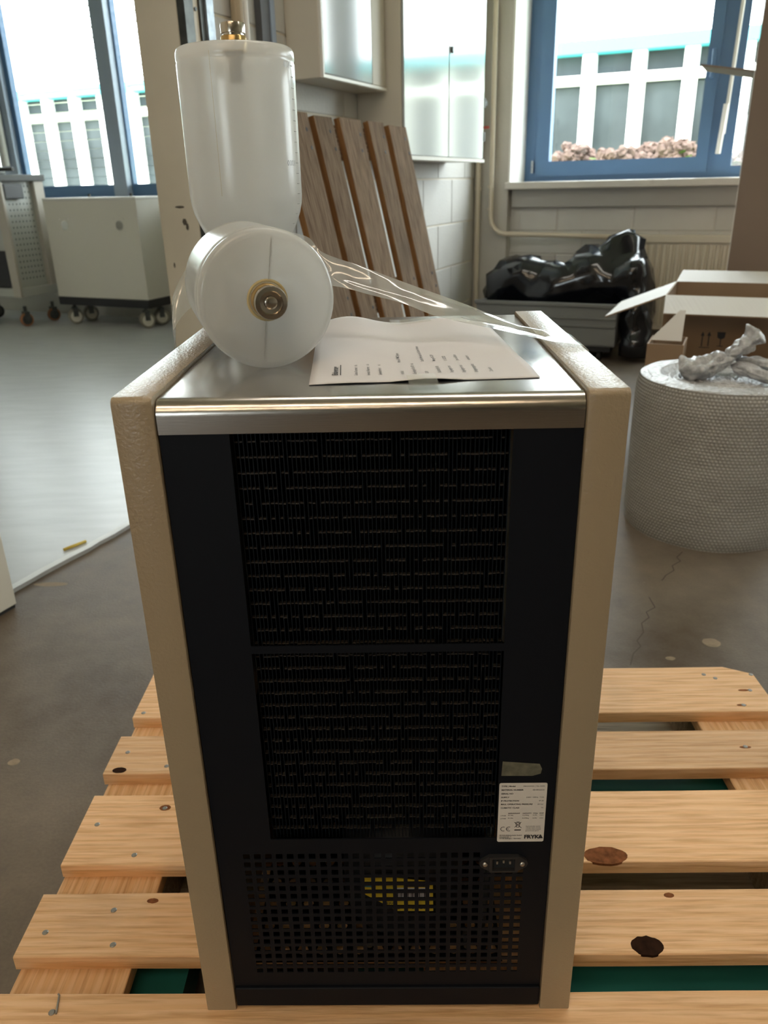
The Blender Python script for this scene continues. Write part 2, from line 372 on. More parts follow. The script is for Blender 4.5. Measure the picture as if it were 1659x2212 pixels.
def sempty(name, loc=(0, 0, 0)):
    o = bpy.data.objects.new(name, None); COL.objects.link(o); o.location = loc; o['_w'] = Vector(loc); o['kind'] = 'structure'; return o
def RM(u=0, v=0, z=0, rz=0):
    """room-aligned frame with its origin at (u, v, z)"""
    M = ROOM.copy(); M.translation = ROOM @ Vector((u, v, z)); return M @ Matrix.Rotation(rz, 4, 'Z')
def RW(u, v, z=0): return ROOM @ Vector((u, v, z))
def copy_piece(src, parent, loc, rot=None, name=None):
    c = src.copy(); COL.objects.link(c); c.parent = parent; c.location = loc
    if rot is not None: c.rotation_euler = rot
    return c
def text_mb(items, O, ex, ey, n=None, lift=.0003):
    """items: (string, x, y, size, align, bold) laid on the plane O + x*ex + y*ey"""
    mb = MB(); mb.recalc = False; O, ex, ey = Vector(O), Vector(ex), Vector(ey); nn = ex.cross(ey).normalized()
    for (t, x, y, size, al, bold) in items:
        c = bpy.data.curves.new('t', 'FONT'); c.body = t; c.size = size; c.align_x = al; c.resolution_u = 2
        if bold: c.offset = size * bold
        o = bpy.data.objects.new('t', c); COL.objects.link(o)
        me = bpy.data.meshes.new_from_object(o)
        mb.add([O + ex * (x + v.co.x) + ey * (y + v.co.y) + nn * lift for v in me.vertices], [tuple(p.vertices) for p in me.polygons])
        bpy.data.objects.remove(o); bpy.data.curves.remove(c); bpy.data.meshes.remove(me)
    return mb
def rect_mb(mb, O, ex, ey, x0, y0, x1, y1, lift=.0003):
    O, ex, ey = Vector(O), Vector(ex), Vector(ey); nn = ex.cross(ey).normalized() * lift
    return mb.add([O + ex * x0 + ey * y0 + nn, O + ex * x1 + ey * y0 + nn, O + ex * x1 + ey * y1 + nn, O + ex * x0 + ey * y1 + nn], [(0, 1, 2, 3)])

# ------------------------------------------------------------------ setting
CEIL = 3.3; UW = -1.5178; VF = 5.0; VG = 5.38
R0 = RM()
floor = struct('floor', MB(R0).box((UW - .02, -8.5, -.1), (5.6, VF + .4, 0)), 'concrete')
def edge(t):  # ragged edge of the coating
    return UW + .012 * noise.noise(Vector((t * 3, 3, 0))) + .006 * noise.noise(Vector((t * 17, 1, 0)))
mb = MB(R0); K = 160
tp = [(edge(-8.5 + 10.35 * i / K), -8.5 + 10.35 * i / K) for i in range(K + 1)] + [(UW - .1, VF), (-8, VF), (-8, -8.5)]
nn_ = len(tp)
mb.add([(a, b, .012) for a, b in tp] + [(a, b, .0005) for a, b in tp], [tuple(range(nn_))] + [(i, (i + 1) % nn_, nn_ + (i + 1) % nn_, nn_ + i) for i in range(nn_)])
fl = struct('floor_left', mb, 'epoxy')
strip = MB(R0); strip.grid(lambda s, t: (edge(-1 + 2.8 * t) - .024 * s - .0005, -1 + 2.8 * t, .0128 + .0005 * s), 1, 80)
mat('edge_strip', (.62, .64, .64), .4)
mesh_obj('edge_strip', strip, 'edge_strip', fl)
struct('floor_beneath_left_room', MB(R0).box((-8, -8.5, -.1), (UW - .02, VF, 0)), 'concrete')
struct('ceiling', MB(R0).box((-8, -8.5, CEIL), (5.6, VF + .5, CEIL + .15)), 'ceiling_paint')

# side wall between the rooms, with the opening v -0.2 .. 1.846 towards the left room
wl_ = struct('wall_left', MB(R0).box((UW - .165, 1.846, 0), (UW - .004, VF, CEIL)).box((UW - .165, -8.5, 0), (UW, -1.2, CEIL)).box((UW - .165, -1.2, 2.75), (UW - .004, 1.846, CEIL)), 'pillar_paint')
pl = MB(R0).box((UW - .004, 1.846, 0), (UW, 2.02, CEIL)); mesh_obj('plaster_strip', pl, 'pillar_paint', wl_)
# painted concrete blocks, raked joints
RH = .265; Z0 = .0174 - .265
blk = {}
def block(parent, frame, a0, a1, z0, z1, depth, key):
    """a block as a box in frame (x along wall, y out of the wall), sharing mesh data by size"""
    k = (key, round(a1 - a0, 3), round(z1 - z0, 3))
    if k not in blk:
        b = MB(); b.bbox((0, -.012, 0), (a1 - a0 - .007, depth, z1 - z0 - .007), .0035, 1)
        me = bpy.data.meshes.new('block'); me.from_pydata([tuple(p) for p in b.v], [], b.f); me.update(); me.materials.append(MATS['block_paint']); blk[k] = me
    o = bpy.data.objects.new('block', blk[k]); COL.objects.link(o); o.parent = parent
    M = frame @ Matrix.Translation((a0, 0, z0)); o.matrix_parent_inverse = Matrix(); o.matrix_local = Matrix.Translation(-Vector(parent['_w'])) @ M
SIDE = RM(UW - .004, 0, 0) @ Matrix(((0, 1, 0, 0), (1, 0, 0, 0), (0, 0, 1, 0), (0, 0, 0, 1)))   # x -> v, y -> u
for r in range(13):
    z0, z1 = max(0, Z0 + r * RH), min(CEIL, Z0 + (r + 1) * RH)
    if z1 - z0 < .05: continue
    a = 2.03; first = .25 if r % 2 else .5
    xs = [a]; x = a + first
    while x < VF - .02: xs.append(x); x += .5
    xs.append(VF)
    for i in range(len(xs) - 1): block(wl_, SIDE, xs[i], xs[i + 1], z0, z1, .004, 'side')

# facade
FB = RM()
wb = MB(FB)
def wallspan(u0, u1, z0, z1, v0=VF, v1=VF + .45): wb.box((u0, v0, z0), (u1, v1, z1))
wallspan(UW - .165, -1.285, 0, CEIL); wallspan(-1.285, 2.0, 2.55, CEIL); wallspan(-1.285, 2.0, 0, 1.0, VF + .09)
wallspan(2.0, 2.4, 0, CEIL); wallspan(2.4, 5.4, 2.55, CEIL); wallspan(2.4, 5.4, 0, 1.0); wallspan(5.4, 5.6, 0, CEIL)
wallspan(-8, -7.5, 0, CEIL); wallspan(-3.3, UW - .165, 0, CEIL); wallspan(-7.5, -3.3, 2.95, CEIL); wallspan(-7.5, -3.3, 0, 1.0)
wbk = struct('wall_back', wb, 'wall_paint')
NICHE = RM(0, VF + .09, 0) @ Matrix(((1, 0, 0, 0), (0, -1, 0, 0), (0, 0, 1, 0), (0, 0, 0, 1)))
for zi, (z0, z1) in enumerate(((.0, .10), (.10, .34), (.34, .585), (.585, .735), (.735, .885))):
    xs = [-1.283]; x = -1.283 + (.5 if zi % 2 else .33)
    while x < 1.95: xs.append(x); x += .5
    xs.append(2.0)
    for i in range(len(xs) - 1): block(wbk, NICHE, xs[i], xs[i + 1], z0, z1, .004, 'niche')
mesh_obj('apron_panel', MB(FB).bbox((-1.27, VF + .045, .885), (2.0, VF + .09, 1.0), .003, 1), 'grey_panel', wbk)
mesh_obj('window_reveal', MB(FB).box((-1.285, VF - .002, 1.045), (-1.272, VG, 2.55)), 'white_paint', wbk)
struct('wall_right', MB(R0).box((5.6, -8.5, 0), (5.75, VF + .4, CEIL)), 'wall_paint')
struct('wall_front', MB(R0).box((-8, -8.65, 0), (-1.0, -8.5, CEIL)).box((1.1, -8.65, 0), (5.6, -8.5, CEIL)).box((-1.0, -8.65, 0), (1.1, -8.5, 1.15)).box((-1.0, -8.65, 2.3), (1.1, -8.5, CEIL)), 'rear_wall')
struct('wall_far_left', MB(R0).box((-8.15, -8.5, 0), (-8, VF + .45, CEIL)), 'wall_paint')

def window(name, sill_z, panes, u0, u1, z0, z1, v, sash=None, sill=True):
    """panes: glass rectangles (u0, u1, z0, z1); the frame fills what is left"""
    w = sempty(name, RW(u0, v, z0))
    us = sorted({u0, u1, *[p[0] for p in panes], *[p[1] for p in panes]}); zs = sorted({z0, z1, *[p[2] for p in panes], *[p[3] for p in panes]})
    def hole(i, j):
        cx, cz = (us[i] + us[i + 1]) / 2, (zs[j] + zs[j + 1]) / 2
        return any(p[0] < cx < p[1] and p[2] < cz < p[3] for p in panes)
    mesh_obj('frame', MB(RM(0, v, 0)).plate(us, zs, hole, 0, .06), 'blue_frame', w)
    for p in panes: mesh_obj('pane', MB(RM(0, v + .03, 0)).box((p[0] - .004, 0, p[2] - .004), (p[1] + .004, .006, p[3] + .004)), 'window_glass', w)
    return w
w1 = window('window_1', 1.04, [(-1.0995, -.1368, 1.172, 2.42), (.0795, 1.86, 1.113, 2.46)], -1.272, 2.0, 1.045, 2.55, VG)
SB = [-1.19, -1.0995, -.1368, -.063]; SZ = [1.078, 1.172, 2.42, 2.5]
sash = mesh_obj('sash', MB(RM(0, VG - .022, 0)).plate(SB, SZ, lambda i, j: i == 1 and j == 1, 0, .022), 'blue_frame', w1)
mesh_obj('hinge', MB(RM()).cyl((-1.215, VG - .018, 1.10), (-1.215, VG - .018, 1.18), .010, 10), 'galvanised', w1)
mesh_obj('window_handle', MB(RM()).bbox((-.112, VG - .05, 1.62), (-.088, VG - .022, 1.78), .004, 1), 'blue_frame', w1)
mesh_obj('tilt_rod', MB(RM()).cyl((.012, VG - .02, 1.30), (.035, VG - .02, 2.4), .012, 10).cyl((-.005, VG - .035, 1.185), (.008, VG - .035, 1.47), .017, 10), 'pipe_white', w1)
struct('trim_1', MB(RM()).bbox((-1.30, VF - .035, 1.0), (2.02, VG, 1.045), .006, 2), 'sill_stone')
w3 = window('fill_window_side', 1.04, [(2.5, 3.75, 1.15, 2.45), (3.9, 5.3, 1.15, 2.45)], 2.4, 5.4, 1.0, 2.55, VG)  # unseen window further along the facade, added to let in more light
w2 = window('window_2', 1.04, [(-7.3, -6.3, 1.1, 2.88), (-6.03, -4.966, 1.1, 2.88), (-4.784, -3.4, 1.1, 2.88)], -7.5, -3.3, 1.0, 2.95, VG)
mesh_obj('mullion_cover', MB(RM()).box((-6.28, VG - .05, 1.0), (-6.08, VG, 2.9)).box((-4.95, VG - .07, 1.0), (-4.80, VG, 2.9)), 'duct_blue', w2)
mesh_obj('downpipe', MB(RM()).cyl((-6.17, VG - .09, 1.28), (-6.17, VG - .09, 2.9), .035, 12), 'grey_panel', w2)
# outside blind slats, turned level
sm = MB(); sm.box((0, -.035, -.0006), (1, .035, .0006)); sm.box((0, -.036, -.004), (1, -.031, .0006))
sme = bpy.data.meshes.new('blind_slat'); sme.from_pydata([tuple(p) for p in sm.v], [], sm.f); sme.materials.append(MATS['slat'])
for (a, b) in ((-7.32, -6.26), (-6.05, -4.95), (-4.8, -3.38)):
    for k in range(22):
        o = bpy.data.objects.new('blind_slat', sme); COL.objects.link(o); o.parent = w2
        o.matrix_local = Matrix.Translation(-Vector(w2['_w'])) @ RM(a, VG + .14, 1.17 + .078 * k) @ Matrix.Diagonal((b - a, 1, 1, 1))

w4 = window('fill_window_rear', .95, [(-.92, 0, 1.23, 2.22), (.1, 1.02, 1.23, 2.22)], -1.0, 1.1, 1.15, 2.3, -8.6)  # unseen window in the rear wall, added to light the unit's front
# sliding gate track on the corner of the side wall
tk = sempty('trim_2', RW(UW, 1.87, 0))
for (a, b, t, mt) in ((1.850, 1.895, .03, 'dark_steel'), (1.895, 1.918, .015, 'duct_dark'), (1.920, 1.950, .010, 'pipe_paint'), (1.952, 1.975, .018, 'dark_steel'), (1.975, 2.015, .028, 'galvanised')):
    mesh_obj('track_channel', MB(R0).box((UW, a, 0), (UW + t, b, CEIL - .1)), mt, tk)
for z in (1.2, 1.6, 2.0): mesh_obj('bolt', MB(R0).cyl((UW + .01, 1.935, z), (UW + .014, 1.935, z), .006, 10), 'dark_steel', tk)
# pipes and a duct running up the side wall
tag(mesh_obj('wall_pipe', MB(R0).cyl((UW + .03, 2.155, 0.0), (UW + .03, 2.155, CEIL), .022, 14), 'pipe_tan', base=RW(UW, 2.155)), 'tan pipe running up the wall next to a white one', 'pipe', 'pipes behind the standing bottle')
tag(mesh_obj('wall_pipe', MB(R0).cyl((UW + .03, 2.205, 0.0), (UW + .03, 2.205, CEIL), .013, 14), 'pipe_white', base=RW(UW, 2.2)), 'thin white pipe running up the wall next to a tan one', 'pipe', 'pipes behind the standing bottle')
t = thing('cable_duct', RW(UW, 2.38), 'dark grey vertical cable duct with a blue-grey edge beside the wall cabinet', 'duct')
mesh_obj('duct_body', MB(R0).box((UW + .002, 2.315, 0), (UW + .03, 2.375, CEIL)), 'duct_dark', t); mesh_obj('duct_edge', MB(R0).box((UW + .002, 2.375, 0), (UW + .035, 2.405, CEIL)), 'duct_blue', t)
# white sliding door leaf parked beside the opening
d1 = sempty('door_1', RW(UW + .07, .2, 0))
mesh_obj('leaf', MB(R0).bbox((UW + .03, -1.15, .01), (UW + .075, .738, 2.4), .003, 1), 'cart_paint', d1)
mesh_obj('edge_catch', MB(R0).box((UW + .045, .738, .17), (UW + .062, .744, .235)), 'dark_steel', d1)
mesh_obj('bottom_seal', MB(R0).box((UW + .035, -1.15, .0), (UW + .07, .734, .012)), 'rubber', d1)

# warm ceiling lamps behind the viewer; white ones added unseen to brighten the room
emit('tube_glow', (1, .78, .54), LAMP * 1.9); emit('tube_fill', (1, .93, .82), LAMP * 1.9)
for k, (uc, vc, mt, lb) in enumerate(((.3, -1.7, 'tube_glow', 'long ceiling lamp with a warm tube, over the floor before the refrigeration unit'), (.3, -3.4, 'tube_glow', 'long ceiling lamp with a warm tube, second from the refrigeration unit'),
                               (.1, .9, 'tube_fill', 'added unseen fill lamp with a white tube, above the refrigeration unit'), (3.2, .9, 'tube_fill', 'added unseen fill lamp with a white tube, beside the one above the refrigeration unit'), (-4.6, 1.2, 'tube_fill', 'added unseen fill lamp with a white tube in the room with the white cart'))):
    t = thing('ceiling_lamp', RW(uc, vc, CEIL), lb, 'lamp', 'ceiling lamps')
    mesh_obj('housing', MB(R0).box((uc - 1.1, vc - .13, CEIL - .06), (uc + 1.1, vc + .13, CEIL)), 'white_paint', t)
    mesh_obj('light_tube', MB(R0).box((uc - 1.05, vc - .11, CEIL - .085), (uc + 1.05, vc + .11, CEIL - .062)), mt, t)
# ------------------------------------------------------------------ photo pixel -> point on a given plane
def ray(x, y): return (cf + rr * ((x - 829.5) / FPX) - uu * ((y - 1106) / FPX))
def aty(x, y, Y):
    d = ray(x, y); return CAM + d * ((Y - CAM.y) / d.y)
def atz(x, y, Z):
    d = ray(x, y); return CAM + d * ((Z - CAM.z) / d.z)
def atv(x, y, v):
    d = ray(x, y); return CAM + d * ((v - CAM.dot(ED)) / d.dot(ED))

# ------------------------------------------------------------------ refrigeration unit
ZP, HT, DP, HW, PW = .144, .7538, .434, .217, .0352
ZT = ZP + HT; ZS = ZT - .0042
CH = thing('refrigeration_unit', (0, DP / 2, ZP), 'tall cream and black refrigeration unit with steel top standing on the pallet', 'chiller')
for sx in (-1, 1):
    a, b = sorted((sx * HW, sx * (HW - PW)))
    rb = .0062; c_ = []
    for (cy, cz, a0) in ((DP - rb, ZT - rb, 0), (rb, ZT - rb, 90)): c_ += [(cy + rb * math.cos(math.radians(a0 + 15 * k)), cz + rb * math.sin(math.radians(a0 + 15 * k))) for k in range(7)]
    c_ += [(0, ZP), (DP, ZP)]; n_ = len(c_); rings = []
    for x, ins in ((a, .0014), (a + .0004, .0004), (a + .0014, 0), (b - .0014, 0), (b - .0004, .0004), (b, .0014)):
        cy0, cz0 = DP / 2, (ZP + ZT) / 2
        rings += [(x, y + (ins if y < cy0 else -ins), z + (ins if z < cz0 else -ins)) for y, z in c_]
    mb = MB(); mb.add(rings, [(r * n_ + i, r * n_ + (i + 1) % n_, (r + 1) * n_ + (i + 1) % n_, (r + 1) * n_ + i) for r in range(5) for i in range(n_)] + [tuple(range(n_)), tuple(range(5 * n_, 6 * n_))])
    mesh_obj('side_panel', mb, 'cream_paint', CH, angle=40)
xi = HW - PW - .0012
prof = [(DP - .002, ZS - .02), (DP - .002, ZS - .006), (DP - .004, ZS - .002), (DP - .008, ZS)]
prof += [(.0165 - .0135 * math.sin(math.radians(a)), ZS - .0135 + .0135 * math.cos(math.radians(a))) for a in range(0, 91, 9)]
prof += [(.003, .8645), (.0055, .8645), (.0055, .872)]
mb = MB(); mb.grid(lambda s, t: (-xi + 2 * xi * s, *prof[round(t * (len(prof) - 1))]), 2, len(prof) - 1); mb.recalc = False
mesh_obj('top_cover', mb, 'steel', CH, angle=50)
# rear panel: sheet with the condenser opening and the punched vent field
PX0, PITCH_X, HWD, PZ0, PITCH_Z, HHT = -.1525, .01193, .0074, .3885, .01184, .0075
xs = sorted({-xi, xi, -.1205, .1215, *[round(PX0 + i * PITCH_X, 6) for i in range(26)], *[round(PX0 + i * PITCH_X + HWD, 6) for i in range(26)]})
zs = sorted({.181, .866, .409, .6440, .6522, *[round(PZ0 - j * PITCH_Z, 6) for j in range(16)], *[round(PZ0 - j * PITCH_Z - HHT, 6) for j in range(16)]})
def is_hole(i, j):
    x, z = (xs[i] + xs[i + 1]) / 2, (zs[j] + zs[j + 1]) / 2
    if -.1205 < x < .1215 and z > .409: return not (.644 < z < .6522)
    k = (x - PX0) / PITCH_X; r = (PZ0 - z) / PITCH_Z
    if 0 <= k < 26 and (k % 1) * PITCH_X < HWD and 0 <= r < 16 and (r % 1) * PITCH_Z < HHT:
        return not (x > .103 and r < 2)
    return False
mesh_obj('rear_panel', MB().plate(xs, zs, is_hole, .004, .0014), 'black_panel', CH)
mesh_obj('kick_plate', MB().bbox((-xi, .001, .1495), (xi, .012, .1795), .001, 1), 'black_panel', CH)
mesh_obj('inner_housing', MB().box((-xi, DP - .004, .15), (xi, DP - .002, .87)).box((-xi, .045, .395), (xi, DP - .004, .40)).box((-.125, .046, .40), (.125, .05, .87)), 'dark_inside', CH)
# base tray with round punched holes
mb = MB()
for i in range(13):
    for j in range(8):
        cx, cy = -.156 + .024 * i, .07 + .035 * j; q = []
        for k in range(8): q.append((cx + .007 * math.cos(k * math.pi / 4), cy + .007 * math.sin(k * math.pi / 4), .1565))
        sq = [(cx + .012, cy, .1565), (cx + .012, cy + .0175, .1565), (cx, cy + .0175, .1565), (cx - .012, cy + .0175, .1565), (cx - .012, cy, .1565), (cx - .012, cy - .0175, .1565), (cx, cy - .0175, .1565), (cx + .012, cy - .0175, .1565)]
        mb.add(q + sq, [(k, (k + 1) % 8, 8 + (k + 1) % 8, 8 + k) for k in range(8)])
mesh_obj('base_tray', mb, 'black_panel', CH)
mb = MB(); nf = 64
for i in range(nf):
    x = -.119 + .2395 * i / (nf - 1) + random.uniform(-.0003, .0003)
    mb.box((x - .00035, .0135 + random.uniform(0, .0012), .402), (x + .00035, .034, .864))
o = mesh_obj('condenser_fins', mb, 'fin_metal', CH); o['kind'] = 'stuff'
z = .8535; k = 0
while z > .412:
    mb = MB(); nseg = 63
    # fin collars at tube level, their lit dashes put into a lighter metal
    for i in range(nseg):
        if random.random() < .14: continue
        x = -.119 + .2395 * i / nseg; w = .0024 + .001 * random.random()
        mb.box((x + .0003, .0140 + random.uniform(0, .002), z - .0006), (x + .0003 + w, .0190, z + .0006))
    mesh_obj('collar_glints', mb, 'glint_metal', CH); z -= .01465
# compressor with its yellow label, seen through the vent field
CMP = mesh_obj('compressor', MB().lathe([(.001, .20), (.055, .20), (.072, .205), (.075, .22), (.075, .30), (.070, .335), (.05, .36), (.001, .368)], 32, Matrix.Translation((.02, .122, 0))), 'black_plastic', CH, smooth=True)
YL = .040
pts = [aty(x, y, YL) for x, y in ((786, 1889), (935, 1905), (936, 1968), (856, 1968), (838, 1957), (788, 1932))]
mb = MB(); mb.add([tuple(q) for q in pts] + [(q.x, q.y + .0008, q.z) for q in pts], [tuple(range(6)), tuple(range(11, 5, -1))] + [(i, i + 6, (i + 1) % 6 + 6, (i + 1) % 6) for i in range(6)])
cl = mesh_obj('compressor_label', mb, 'label_yellow', CH); cl['label'] = 'yellow printed compressor label behind the vent holes'
def on_label(mb, quad, off=.0004):
    q = [aty(x, y, YL - off) for x, y in quad]; mb.add([tuple(p) for p in q], [(3, 2, 1, 0)]); return mb
mesh_obj('blue_band', on_label(on_label(MB(), ((786, 1908), (810, 1911), (812, 1917), (786, 1916))), ((833, 1920), (852, 1921), (852, 1926), (833, 1924))), 'label_blue', cl)
mesh_obj('white_field', on_label(MB(), ((856, 1918), (928, 1918), (929, 1945), (857, 1945))), 'label_white', cl)
mb = on_label(MB(), ((880, 1906), (928, 1906), (928, 1916), (880, 1916)), .0005)
x = 858
while x < 926:
    w = random.choice((1, 1.5, 2.2)); on_label(mb, ((x, 1921), (x + w, 1921), (x + w, 1942), (x, 1942)), .0008); x += w + random.choice((1.2, 2, 3.5))
mesh_obj('barcode', mb, 'ink', cl)
e0 = aty(855, 1963, YL - .0007); sc = (aty(930, 1963, YL).x - aty(855, 1963, YL).x) / 75
tm = text_mb([('ERC', -20 * sc, 13 * sc, 11 * sc, 'LEFT', 0), ('C', 0, 0, 13 * sc, 'LEFT', .03), ('8', 34 * sc, 0, 13 * sc, 'LEFT', .03), ('20', 51 * sc, 0, 14 * sc, 'LEFT', .03)], e0, (1, 0, 0), (0, 0, 1))
mesh_obj('lettering', tm, 'ink', cl)
tm = text_mb([('SECOP', 26 * sc, 48 * sc, 10 * sc, 'LEFT', .02)], e0, (1, 0, 0), (0, 0, 1), lift=.0006)
mesh_obj('brand_lettering', tm, 'label_white', cl)
mesh_obj('copper_pipe', MB().tube([(.12, .09, .16), (.125, .09, .24), (.128, .092, .33), (.132, .10, .36)], .005, 8), 'dark_steel', CH)
for q in ((798, 2035), (1008, 2037), (1103, 2100)):
    p_ = aty(*q, .06); mesh_obj('fitting', MB().cyl((p_.x, .055, p_.z), (p_.x, .075, p_.z), .004, 10), 'screw_steel', CH)
# rating plate
LX0, LX1, LZ0, LZ1 = .1228, .1724, .4040, .4836; LY = .0036
def rrect(x0, x1, z0, z1, r, y0, y1, n=5):
    c = []
    for (cx, cz, a0) in ((x1 - r, z1 - r, 0), (x0 + r, z1 - r, 90), (x0 + r, z0 + r, 180), (x1 - r, z0 + r, 270)):
        c += [(cx + r * math.cos(math.radians(a0 + 90 * k / n)), cz + r * math.sin(math.radians(a0 + 90 * k / n))) for k in range(n + 1)]
    m_ = len(c); mb = MB()
    return mb.add([(x, y0, z) for x, z in c] + [(x, y1, z) for x, z in c], [tuple(range(m_)), tuple(range(2 * m_ - 1, m_ - 1, -1))] + [(i, i + m_, (i + 1) % m_ + m_, (i + 1) % m_) for i in range(m_)])
lab = mesh_obj('rating_plate', rrect(LX0, LX1, LZ0, LZ1, .002, LY, .0042), 'label_white', CH); lab['label'] = 'white printed rating plate'
LW, LH = LX1 - LX0, LZ1 - LZ0
def L(t, x, fr, s, al='LEFT', b=0.): return (t, x * LW, LH * (1 - fr), s, al, b)
B = .028; s1 = .0026
it = []
for (t, fr, v) in (('TYPE | Model', .058, 'FRIGOMIX | FJL-2000'), ('MATERIAL NUMBER', .120, 'BB-8522626'), ('SERIAL NO', .182, ''), ('SUPPLY', .243, '230V / 50Hz  7,5A'), ('IP PROTECTION', .302, 'IP 20'), ('MAX. OPERATING PRESSURE', .360, '26 bar'), ('CLIMATIC CLASS', .420, 'N')):
    it.append(L(t, .045, fr, s1, 'LEFT', B))
    if v: it.append(L(v, .945, fr, s1 * .95, 'RIGHT'))
for x, t in ((.21, 'REFRIGERANT'), (.515, 'CAPACITY'), (.735, 'CO2e'), (.87, 'GWP')): it.append(L(t, x, .512, .0020, 'LEFT', B))
for fr in (.545, .596):
    it.append(L('1.STAGE' if fr < .55 else '2.STAGE', .045, fr + .004, .0016, 'LEFT', B))
    for x, t in ((.21, 'R134a'), (.515, '0,270kg'), (.735, '0,39t'), (.87, '1430')): it.append(L(t, x, fr, .0022))
for k, t in enumerate(('hermetically sealed', 'refrigeration circuit', 'contains fluorinated', 'greenhouse gases')): it.append(L(t, .60, .735 + .026 * k, .0020))
for k, t in enumerate(('FRYKA-Kältetechnik GmbH', 'Ulmenstraße 4', '73730 Esslingen / Germany')): it.append(L(t, .045, .893 + .027 * k, .0021, 'LEFT', .02))
it.append(L('FRYK', .575, .94, .0068, 'LEFT', .05))
tm = text_mb(it, (LX0, LY, LZ0), (1, 0, 0), (0, 0, 1)); O_, EX, EY = (LX0, LY, LZ0), (1, 0, 0), (0, 0, 1)
def poly(pts, lift=.0003): tm.add([Vector(O_) + Vector(EX) * (x * LW) + Vector(EY) * (LH * (1 - f)) + Vector((0, -lift, 0)) for x, f in pts], [tuple(range(len(pts)))])
poly([(.878, .94), (.915, .874), (.935, .874), (.985, .94)])
# CE mark as two open arcs, the crossed-out wheelie bin and its bar
def arc(cx, cf_, r, a0, a1, w):
    n_ = 14; pin = []; pout = []
    for k in range(n_ + 1):
        a = math.radians(a0 + (a1 - a0) * k / n_); c_, s_ = math.cos(a), math.sin(a)
        pin.append(((cx * LW + (r - w) * c_) / LW, cf_ - (r - w) * s_ / LH)); pout.append(((cx * LW + r * c_) / LW, cf_ - r * s_ / LH))
    for k in range(n_): poly([pin[k], pout[k], pout[k + 1], pin[k + 1]])
arc(.125, .772, .0032, 65, 295, .0007); arc(.245, .772, .0032, 65, 295, .0007); poly([(.19, .768), (.245, .768), (.245, .776), (.19, .776)])
def seg(x0, f0, x1, f1, w=.006):
    d = Vector((x1 - x0, (f1 - f0) * LH / LW)).normalized(); nx, nf_ = -d.y * w, d.x * w * LW / LH
    poly([(x0 - nx, f0 - nf_), (x1 - nx, f1 - nf_), (x1 + nx, f1 + nf_), (x0 + nx, f0 + nf_)])
for a in ((.36, .745, .50, .655), (.35, .655, .51, .755), (.385, .665, .40, .74), (.475, .665, .46, .74), (.40, .74, .46, .74), (.375, .665, .485, .665), (.40, .652, .46, .652)): seg(*a)
poly([(.36, .782), (.50, .782), (.50, .80), (.36, .80)])
mesh_obj('lettering', tm, 'ink', lab)
tp_ = [aty(x, y, .0038) for x, y in ((1086, 1645), (1166, 1650), (1171, 1661), (1168, 1671), (1150, 1676), (1083, 1676))]
mb = MB(); mb.add([tuple(q) for q in tp_], [tuple(range(6))]); g_ = mesh_obj('tape_piece', mb, 'label_grey', CH); g_['label'] = 'dull grey strip of residue tape'
# power inlet
IX, IZ = .1306, .3752
pi_ = MB()
fl_ = [(-.0265, 0), (-.0245, .0045), (-.0155, .011), (.0155, .011), (.0245, .0045), (.0265, 0), (.0245, -.0045), (.0155, -.0105), (-.0155, -.0105), (-.0245, -.0045)]
xsI = [-.0155, -.0122, .0122, .0155]; zsI = [-.0105, -.0082, .0082, .011]
pm = MB(Matrix.Translation((IX, .0, IZ)))
pm.plate(xsI, zsI, lambda i, j: i == 1 and j == 1, -.0012, .0052)
for sx in (-1, 1):
    pm.add([(sx * x, y, z) for y in (.0006, .004) for x, z in ((.0155, -.0105), (.0245, -.0045), (.0265, 0), (.0245, .0045), (.0155, .011))], [(0, 1, 2, 3, 4), (9, 8, 7, 6, 5)] + [(i, (i + 1) % 5, 5 + (i + 1) % 5, 5 + i) for i in range(5)])
inl = mesh_obj('power_inlet', pm, 'black_plastic', CH)
mesh_obj('socket_floor', MB(Matrix.Translation((IX, 0, IZ))).box((-.0122, .0034, -.0082), (.0122, .0038, .0082)), 'dark_inside', inl)
for dx, dz in ((-.007, .002), (0, .0035), (.007, .002)):
    mesh_obj('pin', MB(Matrix.Translation((IX + dx, 0, IZ + dz))).box((-.0009, .0002, -.002), (.0009, .0036, .002)), 'screw_steel', inl)
for sx in (-1, 1):
    mesh_obj('screw', MB().lathe([(.0005, 0), (.0024, .0002), (.003, .0012), (.003, .002)], 14, Matrix.Translation((IX + sx * .020, .0, IZ)) @ Matrix.Rotation(-math.pi / 2, 4, 'X') @ Matrix.Translation((0, 0, -.0012))), 'screw_steel', inl, smooth=True)

